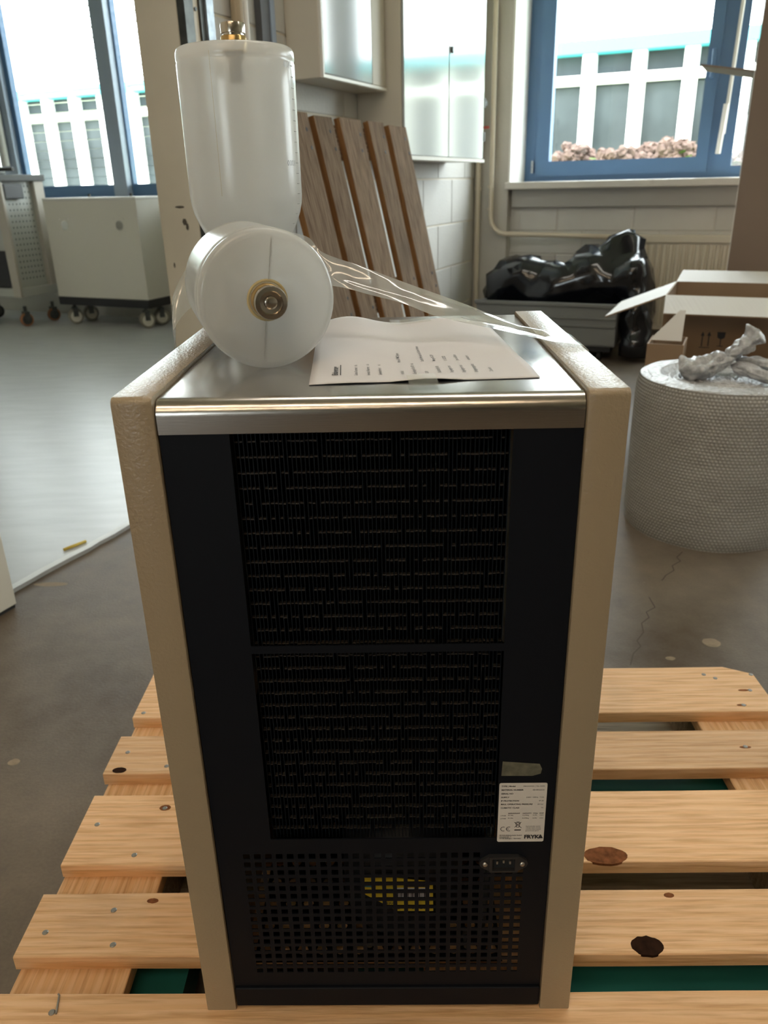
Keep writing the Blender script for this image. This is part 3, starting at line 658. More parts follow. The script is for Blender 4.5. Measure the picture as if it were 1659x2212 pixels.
# ------------------------------------------------------------------ pallet under the unit
PX_0, PX_1 = -.482, .718
PA = thing('pallet', ((PX_0 + PX_1) / 2, .2925, 0), 'light pine pallet lying on the floor under the refrigeration unit', 'pallet')
def board(parent, name, x0, x1, y0, y1, z0, z1, m_, cut=(), wob=.0015, axis='x'):
    """plank with its own local axes (long side = local x) so the grain runs along it"""
    Lx, Ly = (x1 - x0, y1 - y0) if axis == 'x' else (y1 - y0, x1 - x0)
    n_ = 24; mb = MB()
    def side(s, t): return -Ly / 2 * s + wob * noise.noise(Vector((t * 5 + x0 * 7, y0 * 31 + s, z0 * 50)))
    top = []; 
    for k in range(n_ + 1):
        t = k / n_; x = -Lx / 2 + Lx * t; a, b = side(1, t), side(-1, t)
        if 'r' in cut: b -= max(0, x - (Lx / 2 - .032)) * .8
        top.append((x, a, b))
    hz = (z1 - z0) / 2; e = .0012
    vs = []
    for (x, a, b) in top: vs += [(x, a, -hz), (x, a, hz - e), (x, a + e, hz), (x, b - e, hz), (x, b, hz - e), (x, b, -hz)]
    fs = []
    for k in range(n_):
        for i in range(6): fs.append((k * 6 + i, k * 6 + (i + 1) % 6, (k + 1) * 6 + (i + 1) % 6, (k + 1) * 6 + i))
    fs += [tuple(range(6)), tuple(range(n_ * 6 + 5, n_ * 6 - 1, -1))]
    mb.add(vs, fs); me = bpy.data.meshes.new(name); me.from_pydata([tuple(v) for v in mb.v], [], mb.f); me.update()
    bm = bmesh.new(); bm.from_mesh(me); bmesh.ops.recalc_face_normals(bm, faces=bm.faces); bm.to_mesh(me); bm.free()
    me.materials.append(MATS[m_]); o = bpy.data.objects.new(name, me); COL.objects.link(o); o.parent = parent
    c = Vector(((x0 + x1) / 2, (y0 + y1) / 2, (z0 + z1) / 2)); o.location = c - Vector(parent['_w']); o['_w'] = c
    if axis == 'y': o.rotation_euler = (0, 0, math.pi / 2)
    return o
BRD = [(-.123, .022), (.071, .170), (.218, .362), (.412, .511), (.563, .708)]
boards = []
for i, (a, b) in enumerate(BRD):
    boards.append(board(PA, 'deck_board', PX_0 - .004 * (i % 2), PX_1 + .003 * (i % 3), a, b, .122, .144, 'pallet_wood', cut='r' if i == 4 else ''))
for x0 in (-.480, .046, .573):
    board(PA, 'stringer_board', x0, x0 + .145, -.123, .708, .1, .1219, 'pallet_wood', axis='y')
    for y0, y1 in ((-.123, -.02), (.225, .355), (.608, .708)):
        mesh_obj('support_block', MB().bbox((x0, y0, .0221), (x0 + .145, y1, .0999), .002, 1), 'under_wood', PA)
for y0, y1 in ((-.123, -.023), (.215, .360), (.608, .708)):
    board(PA, 'bottom_board', PX_0, PX_1, y0, y1, 0, .022, 'under_wood')
nl = MB().lathe([(.0001, .0012), (.003, .0011), (.0042, .0003), (.0044, -.002)], 10)
nme = bpy.data.meshes.new('nail'); nme.from_pydata([tuple(v) for v in nl.v], [], nl.f); nme.materials.append(MATS['nail'])
for q in ((112, 2187), (98, 2014), (246, 1966), (244, 2041), (210, 1781), (290, 1847), (356, 1746), (276, 1625), (1622, 1457), (1545, 1465), (1520, 1457), (1620, 1491), (1606, 1523), (1610, 1613), (310, 1540), (360, 1655)):
    w_ = atz(*q, .144)
    if not any(a + .004 < w_.y < b - .004 for a, b in BRD): continue
    o = bpy.data.objects.new('nail', nme); COL.objects.link(o); o.parent = PA; o.location = w_ - Vector(PA['_w'])
def knot(cx, cy, rx, ry, z=.1441, seed=0):
    mb = MB(); n_ = 22
    ring = [(cx + rx * math.cos(2 * math.pi * k / n_) * (1 + .12 * noise.noise(Vector((k * .9, seed, 1)))), cy + ry * math.sin(2 * math.pi * k / n_) * (1 + .12 * noise.noise(Vector((k * .9, seed, 2)))), z + .0003) for k in range(n_)]
    low = [(x, y, z - .004) for x, y, _ in ring]
    mb.add(ring + low, [tuple(range(n_))] + [(k, n_ + k, n_ + (k + 1) % n_, (k + 1) % n_) for k in range(n_)]); mesh_obj('knot', mb, 'knot_hole' if seed in (1, 2) else 'knot', PA)
for k, (q, rx, ry) in enumerate((((1308, 1848), .032, .016), ((1398, 2043), .021, .014), ((258, 1664), .012, .007), ((357, 1745), .009, .006), ((330, 1946), .008, .004), ((1445, 1934), .007, .004), ((1606, 1491), .010, .003), ((1602, 1523), .009, .003), ((1610, 1614), .010, .003))):
    w_ = atz(*q, .144); knot(w_.x, w_.y, rx, ry, seed=k)
st_ = MB().tube([atz(126, 2147, .1455), atz(128, 2150, .1455), atz(121, 2190, .1455)], .0012, 6); mesh_obj('staple', st_, 'nail', PA)

# pallet truck whose forks reach under the pallet from the right
PT = thing('pallet_truck', (.95, .29, 0), 'teal pallet truck with two forks reaching under the pine pallet', 'pallet truck')
for y0 in (.022, .418):
    y1 = y0 + .15
    mb = MB(); mb.box((-.285 + .24, y0, .03), (.86, y1, .085)); mb.box((-.30, y0, .03), (-.045, y0 + .028, .085)); mb.box((-.30, y1 - .028, .03), (-.045, y1, .085))
    mb.add([(-.27, y0, .085), (-.27, y1, .085), (-.38, y0 + .02, .07), (-.38, y1 - .02, .07), (-.27, y0, .03), (-.27, y1, .03), (-.38, y0 + .02, .035), (-.38, y1 - .02, .035)], [(0, 1, 3, 2), (4, 6, 7, 5), (2, 3, 7, 6), (0, 2, 6, 4), (1, 5, 7, 3), (0, 4, 5, 1)])
    mesh_obj('fork', mb, 'teal_paint', PT)
    mesh_obj('fork_roller', MB().cyl((-.16, y0 + .035, .041), (-.16, y1 - .035, .041), .041, 20), 'rubber', PT)
mesh_obj('truck_body', MB().bbox((.86, .022, .05), (.93, .568, .36), .01, 2).bbox((.93, .2, .1), (1.06, .39, .44), .01, 2), 'teal_paint', PT)
mesh_obj('steer_wheel', MB().cyl((1.0, .21, .09), (1.0, .38, .09), .09, 24), 'rubber', PT)
mesh_obj('handle', MB().tube([(1.02, .295, .42), (1.07, .295, .8), (1.11, .295, 1.1)], .02, 10).tube([(1.11, .2, 1.14), (1.11, .39, 1.14)], .016, 10).tube([(1.11, .295, 1.1), (1.11, .295, 1.14)], .016, 8), 'black_plastic', PT)

# ------------------------------------------------------------------ things on top of the unit
def bottle_profile(body, sh, neck, rn=.021, r=.065):
    P_ = [(.0006, .0035), (.03, .0032), (.052, .0022), (.057, .0008), (.0605, .0006), (.0632, .0022), (.0647, .0055), (r, .010), (r, .013), (r - .0008, .015), (r, .017)]
    P_ += [(r, .017 + (body - .017) * k / 6) for k in range(1, 7)]
    for k in range(1, 11):
        a = k / 10; P_.append((rn + (r - rn) * (math.cos(a * math.pi) * .5 + .5) ** .75, body + sh * a))
    P_ += [(rn, body + sh + neck)]
    return P_
def valve(name_parent, M, mats=('brass', 'nickel')):
    a = mesh_obj('valve_body', MB().lathe([(.0001, -.001), (.0160, -.001), (.0160, .0115), (.0152, .0125), (.0001, .0125)], 28, M), mats[0], name_parent, angle=40)
    mesh_obj('valve_cap', MB().lathe([(.0130, .0125), (.0130, .0145), (.0152, .0148), (.0155, .0215), (.0148, .0232), (.0110, .0236), (.0100, .0205), (.0062, .0200), (.0058, .0222), (.0040, .0230), (.0001, .0230)], 28, M), mats[1], name_parent, angle=40)
# lying bottle, its base towards the viewer
AX = Vector((-math.sin(math.radians(18)), math.cos(math.radians(18)), 0)); ML = AX.to_track_quat('Z', 'X').to_matrix().to_4x4(); ML.translation = (-.0965, .118, ZS + .0655)
B1 = thing('plastic_bottle', (-.12, .19, ZS), 'frosted plastic bottle lying on its side with a brass valve in its base', 'bottle', 'frosted bottles on the steel top')
mesh_obj('bottle_body', MB().lathe(bottle_profile(.15, .05, .012), 64, ML, cap0=True), 'frosted_plastic', B1, smooth=True)
valve(B1, ML @ Matrix.Rotation(math.pi, 4, 'X') @ Matrix.Translation((0, .0, -.004)))
mesh_obj('valve_stem', MB().lathe([(.008, .004), (.008, .03)], 16, ML), 'dark_steel', B1)
smb = MB(ML @ Matrix.Rotation(math.radians(8), 4, 'Z'))
smb.box((-.056, -.0003, .0012), (-.019, .0003, .0042)); mesh_obj('mould_seam', smb, 'frosted_plastic', B1)
smb = MB(ML @ Matrix.Rotation(math.radians(8), 4, 'Z')).box((.019, -.0003, .0012), (.056, .0003, .0042)); mesh_obj('mould_seam', smb, 'frosted_plastic', B1)
rg = MB(); rg.grid(lambda s, t: ML @ Matrix.Rotation(math.pi * 2 * s, 4, 'Z') @ Vector((.0165 + .0030 * t, 0, .0030 - .0004 * math.sin(t * 3.14))), 30, 2)
mat('stain', (.62, .50, .26), .6); mesh_obj('sealant_ring', rg, 'stain', B1)
# standing bottle, upside down, neck in the filler of the unit
BX, BY, BT = -.150, .357, 1.199
M2 = Matrix.Translation((BX, BY, BT)) @ Matrix.Rotation(math.pi, 4, 'X')
B2 = thing('plastic_bottle', (BX, BY, ZS), 'frosted plastic bottle standing upside down behind the lying one, with volume scale', 'bottle', 'frosted bottles on the steel top')
mesh_obj('bottle_body', MB().lathe(bottle_profile(.150, .10, BT - ZS - .25), 64, M2), 'frosted_plastic', B2, smooth=True)
valve(B2, Matrix.Translation((BX, BY, BT - .003)) @ Matrix.Diagonal((.88, .88, 1.15, 1)), ('brass', 'nickel'))
mesh_obj('valve_stem', MB().lathe([(.010, .004), (.010, .012), (.0075, .013), (.0075, .034)], 16, M2), 'dark_steel', B2)
tk_ = MB(); tc_ = (Vector((CAM.x, CAM.y, 0)) - Vector((BX, BY, 0))).normalized(); rt_ = Vector((-tc_.y, tc_.x, 0))
def surf(phi, z, r=.0651): return Vector((BX, BY, z)) + r * (rt_ * math.sin(phi) + tc_ * math.cos(phi))
for k in range(17):
    z_ = BT - .0205 - .0108 * k; w_ = .0024
    r_ = .0651 if z_ > BT - .150 else .021 + .044 * (math.cos((BT - .150 - z_) / .10 * math.pi) * .5 + .5) ** .75 + .0001
    tk_.add([surf(1.12, z_, r_), surf(1.22, z_, r_), surf(1.22, z_ + .0006, r_), surf(1.12, z_ + .0006, r_), surf(1.12, z_, r_ + .0004), surf(1.22, z_, r_ + .0004), surf(1.22, z_ + .0006, r_ + .0004), surf(1.12, z_ + .0006, r_ + .0004)], [(4, 5, 6, 7), (0, 1, 5, 4), (1, 2, 6, 5), (2, 3, 7, 6), (3, 0, 4, 7)])
for txt, k in (('100', 0), ('1000', 9)):
    t0 = text_mb([(txt, 0, 0, .0085, 'LEFT', 0)], (0, 0, 0), (1, 0, 0), (0, 1, 0), lift=0)
    zc = BT - .0205 - .0108 * k + .0031
    for v_ in t0.v: pass
    tk_.add([surf(1.09 - v_.x / .065, zc - v_.y, .0653) for v_ in t0.v], t0.f)
mat('emboss', (.30, .30, .285), .3); mesh_obj('scale_marks', tk_, 'emboss', B2)
mesh_obj('mould_seam', MB().add([surf(-.42 - .001 + .004 * i, z, .0653) for z in (BT - .01, BT - .15) for i in (0, 1)], [(0, 1, 3, 2)]), 'stain', B2)

# printed sheet of paper
PE = (Vector((.1503, .0618, 0)) - Vector((-.0551, .0501, 0))).normalized(); PN = Vector((-PE.y, PE.x, 0)); PO = Vector((-.0551, .0501, 0))
def ph(s, t):
    g = lambda a, b, w: math.exp(-((s - a) ** 2 + (t - b) ** 2) / w)
    return .0008 + t ** 2 * (.012 * math.exp(-((s - .18) / .22) ** 2) + .008 * math.exp(-((s - .72) / .2) ** 2)) + .004 * g(.5, .62, .02) * 0 + .0022 * max(0, noise.noise(Vector((s * 3, t * 3, 5)))) + .002 * math.exp(-((s - .5) / .12) ** 2) * math.exp(-(t / .05) ** 2)
def pp(x, y, up=0.):
    s, t = x / .208, y / .297; q = PO + PE * x + PN * y; return Vector((q.x, q.y, ZS + ph(s, t) + up))
PAP = mesh_obj('paper_sheet', MB().grid(lambda s, t: pp(.208 * s, .297 * t), 30, 40), 'paper', base=PO + Vector((0, 0, ZS)), smooth=True)
PAP.modifiers.new('thick', 'SOLIDIFY').thickness = .0002
tag(PAP, 'white printed storage note lying on the steel top, one corner curling', 'paper')
it = [('Einlagerung', .030, -.0255, .0078, 'LEFT', .03)]
rows = [(.0440, 'Geräte Nummer:   n/a', ''), (.0555, 'Inventar Nummer:   n/a', ''), (.0665, 'Seriennummer:      n/a', ''), (.0870, 'Artikel:', 'Modul-PVMC System'), (.0985, 'Eingelagert für KP:  n/a', ''), (.1100, 'GVP:', 'Sandra Hermann und Gerhard Hörner'), (.1215, 'Stückzahl je St:', 'Menge 01-2.09'), (.1330, 'Eingelagert am:', '11.10.2023'), (.1445, 'Eingelagert von:', 'Jan und Björn'), (.1560, 'Einlagerungsplatz:', 'unbekannt'), (.1700, 'Zubehör:', '')]
for x, a, b in rows:
    it.append((a, .027, -x, .0048, 'LEFT', .004))
    if b: it.append((b, .078, -x, .0048, 'LEFT', .004))
t0 = text_mb(it, (0, 0, 0), (1, 0, 0), (0, 1, 0), lift=0)
pm_ = MB(); pm_.recalc = False; pm_.add([pp(-v.y, v.x, .0006) for v in t0.v], t0.f); pm_.add([pp(.0275, .029, .0006), pp(.0275, .0725, .0006), pp(.0285, .0725, .0006), pp(.0285, .029, .0006)], [(0, 1, 2, 3)])
mesh_obj('lettering', pm_, 'ink', PAP)
for (x, y, w, h) in ((.088, -.022, .026, .045), (.088, .28, .05, .03)):
    mesh_obj('tape_strip', MB().grid(lambda s, t: pp(x + w * s, max(-.03, y + h * t), .0010), 4, 8), 'clear_tape', PAP)

# clear film strap from the right edge, behind the lying bottle, over the left edge
up_ = [((1275, 752), None), ((1239, 731), .2315), ((1175, 712), .245), ((1110, 698), .262), ((1000, 655), .27), ((880, 612), .275), ((780, 575), .28), ((697, 545), .285)]
lo_ = [((1290, 778), None), ((1267, 756), .167), ((1180, 735), .185), ((1090, 715), .21), ((950, 685), .235), ((870, 655), .245), ((800, 637), .255), ((735, 620), .265)]
A_ = [Vector((.2180, .235, .865)), Vector((.2180, .2315, ZT + .0006))] + [aty(*q, y) for q, y in up_[2:]] + [Vector((-.075, .292, 1.005)), Vector((-.11, .297, 1.01)), Vector((-.16, .290, 1.0)), Vector((-.20, .275, .985)), Vector((-.2275, .268, .945)), Vector((-.232, .285, .915)), Vector((-.243, .30, .87)), Vector((-.255, .31, .80)), Vector((-.240, .32, .74))]
B_ = [Vector((.2180, .168, .865)), Vector((.2180, .167, ZT + .0006))] + [aty(*q, y) for q, y in lo_[2:]] + [Vector((-.078, .285, .955)), Vector((-.115, .292, .955)), Vector((-.16, .287, .95)), Vector((-.205, .268, .935)), Vector((-.222, .24, .915)), Vector((-.2255, .245, .900)), Vector((-.232, .25, .86)), Vector((-.245, .26, .80)), Vector((-.235, .27, .74))]
def spl(P_, t):
    x = t * (len(P_) - 1); i = min(int(x), len(P_) - 2); f = x - i; p0, p1, p2, p3 = P_[max(i - 1, 0)], P_[i], P_[i + 1], P_[min(i + 2, len(P_) - 1)]
    return .5 * ((2 * p1) + (p2 - p0) * f + (2 * p0 - 5 * p1 + 4 * p2 - p3) * f * f + (3 * p1 - p0 - 3 * p2 + p3) * f ** 3)
def fm(s, t):
    q = spl(A_, s).lerp(spl(B_, s), t); w = math.sin(math.pi * t) * .006 * noise.noise(Vector((s * 9, t * 2.5, 2))) * (1 if .12 < s < .9 else 0)
    q = q + Vector((0, -.3, .9)) * w
    if q.x > -.182 and q.z < ZT + .0006 and q.x < HW: q.z = max(q.z, ZT + .0006 if q.x > .18 else q.z)
    return q
FS = mesh_obj('film_strap', MB().grid(fm, 120, 10), 'clear_film', base=(.217, .2, ZT), smooth=True)
tag(FS, 'crinkled clear plastic film strap stretched from the bottles to the right edge of the unit', 'film')

mat('crack', (.075, .06, .047), .9); mat('bare_patch', (.26, .20, .135), .8, var=.25, vscale=40)
for pth in (((1474, 1192), (1462, 1204), (1470, 1212), (1452, 1222), (1456, 1232), (1438, 1243), (1430, 1254)), ((1402, 1290), (1415, 1312), (1396, 1322), (1402, 1334), (1386, 1346), (1390, 1366), (1376, 1384), (1384, 1396), (1368, 1412), (1362, 1436))):
    pts = [atz(*q, .0004) for q in pth]; mb = MB(); mb.recalc = False
    for a, b in zip(pts, pts[1:]):
        d = (b - a).normalized(); sd_ = Vector((-d.y, d.x, 0)) * .0015; mb.add([a - sd_, a + sd_, b + sd_, b - sd_], [(0, 1, 2, 3)])
    mesh_obj('crack', mb, 'crack', floor)
mat('scuff', (.10, .085, .065), .9)
for (q, w_, h_) in (((399, 480), .010, .012), ((405, 490), .006, .012), ((377, 573), .004, .009), ((388, 447), .02, .004)):
    c = atv(*q, 1.8452); mb = MB(); mb.recalc = False; mb.add([c + ER * (w_ * math.cos(k * .5236) * (1 + .5 * noise.noise(Vector((k * 1.9, q[0], 0))))) + Vector((0, 0, h_ * math.sin(k * .5236) * (1 + .5 * noise.noise(Vector((k * 1.4, q[1], 5)))))) for k in range(12)], [tuple(range(12))]); mesh_obj('scuff_mark', mb, 'scuff', wl_)
for (q, rx, ry) in (((1537, 1388), .022, .02), ((1448, 1422), .012, .008), ((110, 1262), .05, .012), ((30, 1646), .012, .01)):
    c = atz(*q, .0004); mb = MB(); mb.recalc = False; mb.add([(c.x + rx * math.cos(k * .4488) * (1 + .3 * noise.noise(Vector((k * 1.7, q[0], 0)))), c.y + ry * math.sin(k * .4488) * (1 + .3 * noise.noise(Vector((k * 1.3, q[1], 3)))), .0004) for k in range(14)], [tuple(range(14))]); mesh_obj('bare_patch', mb, 'bare_patch', floor)

# ------------------------------------------------------------------ wall cabinets
C1 = thing('wall_cabinet', RW(UW + .08, 2.84, 1.446), 'small beige wall cabinet with a glossy door above the leaning pallet', 'cabinet')
g = .001
mesh_obj('cabinet_body', MB(R0).bbox((UW + g, 2.53, 1.446), (-1.368, 3.15, 2.35), .004, 2), 'cabinet_paint', C1)
dr = mesh_obj('door', MB(R0).bbox((-1.368, 2.545, 1.462), (-1.357, 3.0, 2.34), .004, 2), 'cabinet_gloss', C1)
mesh_obj('door_frame', MB(R0).box((-1.3675, 2.532, 1.448), (-1.355, 3.148, 1.460)).box((-1.3675, 2.532, 1.460), (-1.355, 2.543, 2.34)), 'cart_paint', C1)
mesh_obj('side_strip', MB(R0).bbox((-1.368, 3.006, 1.462), (-1.360, 3.146, 2.34), .003, 1), 'cabinet_paint', C1)
C2 = thing('wall_cabinet', RW(UW + .1, 3.79, 1.165), 'large beige wall cabinet with two glossy doors near the room corner', 'cabinet')
mesh_obj('cabinet_body', MB(R0).bbox((UW + g, 3.166, 1.165), (-1.292, 4.41, 2.5), .004, 2), 'cabinet_paint', C2)
for a, b in ((3.176, 3.785), (3.793, 4.402)):
    d_ = mesh_obj('door', MB(R0).bbox((-1.292, a, 1.180), (-1.280, b, 2.49), .003, 2), 'cabinet_gloss', C2)
    if a > 3.5: mesh_obj('lock', MB(R0).cyl((-1.280, 3.825, 1.685), (-1.268, 3.825, 1.685), .016, 14), 'dark_steel', d_)
mesh_obj('bottom_lip', MB(R0).box((-1.292, 3.166, 1.160), (-1.272, 4.41, 1.177)), 'cart_paint', C2)
for z_ in (1.30, 1.48): mesh_obj('hinge', MB(R0).cyl((-1.284, 4.418, z_ - .025), (-1.284, 4.418, z_ + .025), .010, 10), 'dark_steel', C2)

# valve with red lever by the corner
mat('red_paint', (.35, .04, .03), .4)
t = thing('shutoff_valve', RW(-1.47, 4.9, 1.3), 'small shutoff valve with a red lever on the wall beside the large cabinet', 'valve')
mesh_obj('valve_pipe', MB(R0).cyl((-1.478, 4.93, 1.22), (-1.478, 4.93, 2.3), .018, 12), 'dark_steel', t)
mesh_obj('lever', MB(R0).box((-1.475, 4.90, 1.372), (-1.40, 4.915, 1.388)), 'red_paint', t)
mesh_obj('valve_knob', MB(R0).cyl((-1.475, 4.90, 1.52), (-1.415, 4.90, 1.52), .016, 12), 'galvanised', t)
# heating pipes
t = thing('heating_pipe', RW(-1.39, 4.96, 0), 'painted heating pipe bending under the window sill towards the radiator', 'pipe')
path = [(-1.395, VF - .045, CEIL), (-1.39, VF - .045, 2.0), (-1.385, VF - .045, .83)] + [(-1.385 + .10 * (1 - math.cos(a)), VF - .045, .83 - .11 * math.sin(a)) for a in (.4, .8, 1.2, 1.57)] + [(-1.2, VF - .02, .715), (-1.0, VF + .0, .712), (-.8, VF + .02, .705), (-.52, VF + .035, .695)]
mesh_obj('pipe_run', MB(R0).tube(path, .016, 12), 'pipe_paint', t, smooth=True)
for p_ in ((-1.39, 1.02), (-1.388, .88)): mesh_obj('pipe_clip', MB(R0).lathe([(.021, -.008), (.021, .008)], 12, Matrix.Translation((p_[0], VF - .045, p_[1]))), 'pipe_paint', t)
t = thing('riser_pipe', RW(-1.485, 4.95, 0), 'straight painted riser pipe standing in the room corner', 'pipe')
mesh_obj('pipe_run', MB(R0).cyl((-1.482, VF - .04, 0), (-1.482, VF - .04, 1.3), .017, 12), 'pipe_paint', t, smooth=False)
mesh_obj('pipe_clip', MB(R0).cyl((-1.482, VF - .04, 1.0), (-1.482, VF - .04, 1.016), .023, 12), 'pipe_paint', t)
# radiator
t = thing('radiator', RW(.12, VF + .03, .12), 'cream ribbed panel radiator below the window sill', 'radiator')
mb = MB(R0); n_ = 31; u0, u1 = -.50, .74; pr = []
for i in range(n_):
    a = u0 + (u1 - u0) * i / n_; w = (u1 - u0) / n_
    pr += [(a, VF + .004), (a + w * .30, VF + .004), (a + w * .42, VF - .008), (a + w * .88, VF - .008)]
pr.append((u1, VF + .004))
for z0_, z1_, f0, f1 in ((.15, .655, 1, 1),):
    vs = [(a, b, z0_) for a, b in pr] + [(a, b, z1_) for a, b in pr]; k_ = len(pr)
    mb.add(vs, [(i, i + 1, k_ + i + 1, k_ + i) for i in range(k_ - 1)])
mesh_obj('ribbed_panel', mb, 'radiator_paint', t)
mesh_obj('radiator_body', MB(R0).box((u0, VF + .006, .12), (u1, VF + .075, .69)), 'radiator_paint', t)
mesh_obj('top_rail', MB(R0).bbox((u0 - .004, VF - .010, .665), (u1 + .004, VF + .078, .712), .006, 2), 'radiator_paint', t)
mesh_obj('bottom_rail', MB(R0).bbox((u0 - .002, VF - .008, .115), (u1 + .002, VF + .01, .15), .004, 1), 'radiator_paint', t)

# ------------------------------------------------------------------ old pallet leaning on the wall cabinet
SL = math.atan(.235); LPm = Matrix.Translation(RW(-.8968, 2.45, 0)) @ ROOM.to_3x3().to_4x4() @ Matrix.Rotation(-SL, 4, 'Y')
LP = thing('pallet', RW(-.93, 2.45, 0), 'weathered grey-brown pallet leaning upright against the large wall cabinet', 'pallet')
def lean_piece(name, a0, a1, z0, z1, d0, d1, m_, along_z=True):
    """piece of the leaning pallet: a across (v - 2.45), z up the slope, d behind its face"""
    Lx, Ly = ((z1 - z0), (a1 - a0)) if along_z else ((a1 - a0), (z1 - z0))
    b = MB(); b.bbox((-Lx / 2, -Ly / 2, -(d1 - d0) / 2), (Lx / 2, Ly / 2, (d1 - d0) / 2), .002, 1)
    me = bpy.data.meshes.new(name); me.from_pydata([tuple(v) for v in b.v], [], b.f); me.update(); me.materials.append(MATS[m_]); me.materials.append(MATS['old_wood_edge'])
    for p in me.polygons:
        if abs(p.normal.y) > .9: p.material_index = 1
    o = bpy.data.objects.new(name, me); COL.objects.link(o); o.parent = LP
    c = Vector((-(d0 + d1) / 2, (a0 + a1) / 2, (z0 + z1) / 2))
    R_ = Matrix(((0, 0, 1), (0, 1, 0), (-1, 0, 0))) if along_z else Matrix(((0, 0, 1), (1, 0, 0), (0, 1, 0)))   # columns: local x, y, z
    M_ = LPm @ Matrix.Translation(c) @ R_.to_4x4()
    o.matrix_local = Matrix.Translation(-Vector(LP['_w'])) @ M_; return o
for (a, b) in ((1.905, 2.10), (2.145, 2.283), (2.345, 2.53), (2.60, 2.75), (2.805, 2.995)):
    lean_piece('deck_board', a - 2.45, b - 2.45, .0, 1.325 + random.uniform(-.006, .006), 0, .026, 'old_wood')
lnm = nme.copy(); lnm.materials.clear(); lnm.materials.append(MATS['rubber'])
for (a, b) in ((1.905, 2.10), (2.145, 2.283), (2.345, 2.53), (2.60, 2.75), (2.805, 2.995)):
    for z_ in (.05, .10, .63, .69, 1.21, 1.27):
        o = bpy.data.objects.new('nail', lnm); COL.objects.link(o); o.parent = LP
        o.matrix_local = Matrix.Translation(-Vector(LP['_w'])) @ LPm @ Matrix.Translation((.0003, (a if (z_ * 100) % 2 < 1 else b) - 2.45 + (.035 if (z_ * 100) % 2 < 1 else -.035) + random.uniform(-.015, .015), z_)) @ Matrix.Rotation(math.pi / 2, 4, 'Y') @ Matrix.Diagonal((1.7, 1.7, .5, 1))
for z_ in (.02, .60, 1.19): lean_piece('cross_board', -.545, .545, z_, z_ + .115, .027, .058, 'old_wood', False)
for z_ in (.02, .60, 1.19):
    for a in (-.545, -.06, .43): lean_piece('support_block', a, a + .115, z_, z_ + .115, .0585, .075, 'old_wood', False)

# ------------------------------------------------------------------ rubbish corner
BN = thing('storage_crate', RW(-.85, 4.6, 0), 'grey plastic crate on a low dark base under the window', 'crate')
u0, u1, v0, v1, z0, z1 = -1.29, -.41, 4.38, 4.85, .10, .345
wl2 = MB(R0)
for a, b in (((u0, v0, z0), (u1, v0 + .02, z1)), ((u0, v1 - .02, z0), (u1, v1, z1)), ((u0, v0 + .02, z0), (u0 + .02, v1 - .02, z1)), ((u1 - .02, v0 + .02, z0), (u1, v1 - .02, z1)), ((u0, v0, z0), (u1, v1, z0 + .01))): wl2.box(a, b)
mesh_obj('crate_shell', wl2, 'bin_grey', BN)
mesh_obj('crate_rim', MB(R0).bbox((u0 - .012, v0 - .014, z1 - .012), (u1 + .012, v0 + .01, z1 + .012), .004, 1).bbox((u0 - .012, v1 - .01, z1 - .012), (u1 + .012, v1 + .012, z1 + .012), .004, 1), 'bin_grey', BN)
for z_ in (.215, .262): mesh_obj('crate_rib', MB(R0).bbox((u0, v0 - .012, z_), (u1, v0 + .002, z_ + .012), .003, 1), 'bin_grey', BN)
mesh_obj('dolly', MB(R0).box((u0 + .03, v0 + .05, .06), (u1 - .03, v1 - .03, .0995)), 'black_plastic', BN)
for a in (u0 + .1, u1 - .1):
    for b in (v0 + .1, v1 - .1): mesh_obj('caster', MB(R0).cyl((a - .012, b, .03), (a + .012, b, .03), .03, 14), 'rubber', BN)
def blob(name, ells, m_, vox, base, disp, dscale, seed):
    bm = bmesh.new()
    for (u, v, z, a, b, c, rz) in ells:
        M_ = RM(u, v, z, rz) @ Matrix.Diagonal((a, b, c, 1)); bmesh.ops.create_icosphere(bm, subdivisions=4, radius=1, matrix=M_)
    mb = MB().bm(bm); mb.recalc = False
    o = mesh_obj(name, mb, m_, base=base, smooth=True)
    rm = o.modifiers.new('join', 'REMESH'); rm.mode = 'VOXEL'; rm.voxel_size = vox; rm.use_smooth_shade = True
    s_ = o.modifiers.new('relax', 'SMOOTH'); s_.iterations = 4
    for k, (tt, st, sz) in enumerate(disp):
        tx = bpy.data.textures.new(name + str(k), tt); tx.noise_scale = sz
        if tt == 'VORONOI': tx.distance_metric = 'DISTANCE'; tx.weight_1 = -1; tx.weight_2 = 1
        d = o.modifiers.new('crease' + str(k), 'DISPLACE'); d.texture = tx; d.strength = st; d.mid_level = .5 if tt != 'VORONOI' else .2; d.texture_coords = 'LOCAL'
    if dscale: dm = o.modifiers.new('fold', 'DECIMATE'); dm.ratio = dscale
    return o
bag = blob('rubbish_bag', [(-1.06, 4.62, .44, .22, .17, .18, 0), (-.84, 4.63, .41, .30, .20, .18, .2), (-.56, 4.64, .50, .22, .17, .19, .3), (-.45, 4.66, .58, .15, .10, .17, 0), (-.42, 4.66, .70, .055, .05, .10, .5), (-.37, 4.60, .47, .12, .15, .18, 0), (-.30, 4.54, .28, .10, .13, .24, 0), (-.30, 4.5, .12, .11, .13, .12, 0), (-1.20, 4.6, .38, .10, .14, .13, 0)], 'bag_black', .016, RW(-.7, 4.6, .0), (('CLOUDS', .12, .16), ('VORONOI', .06, .2)), .035, 1)
tag(bag, 'crumpled shiny black rubbish bag spilling over the grey crate', 'bag')

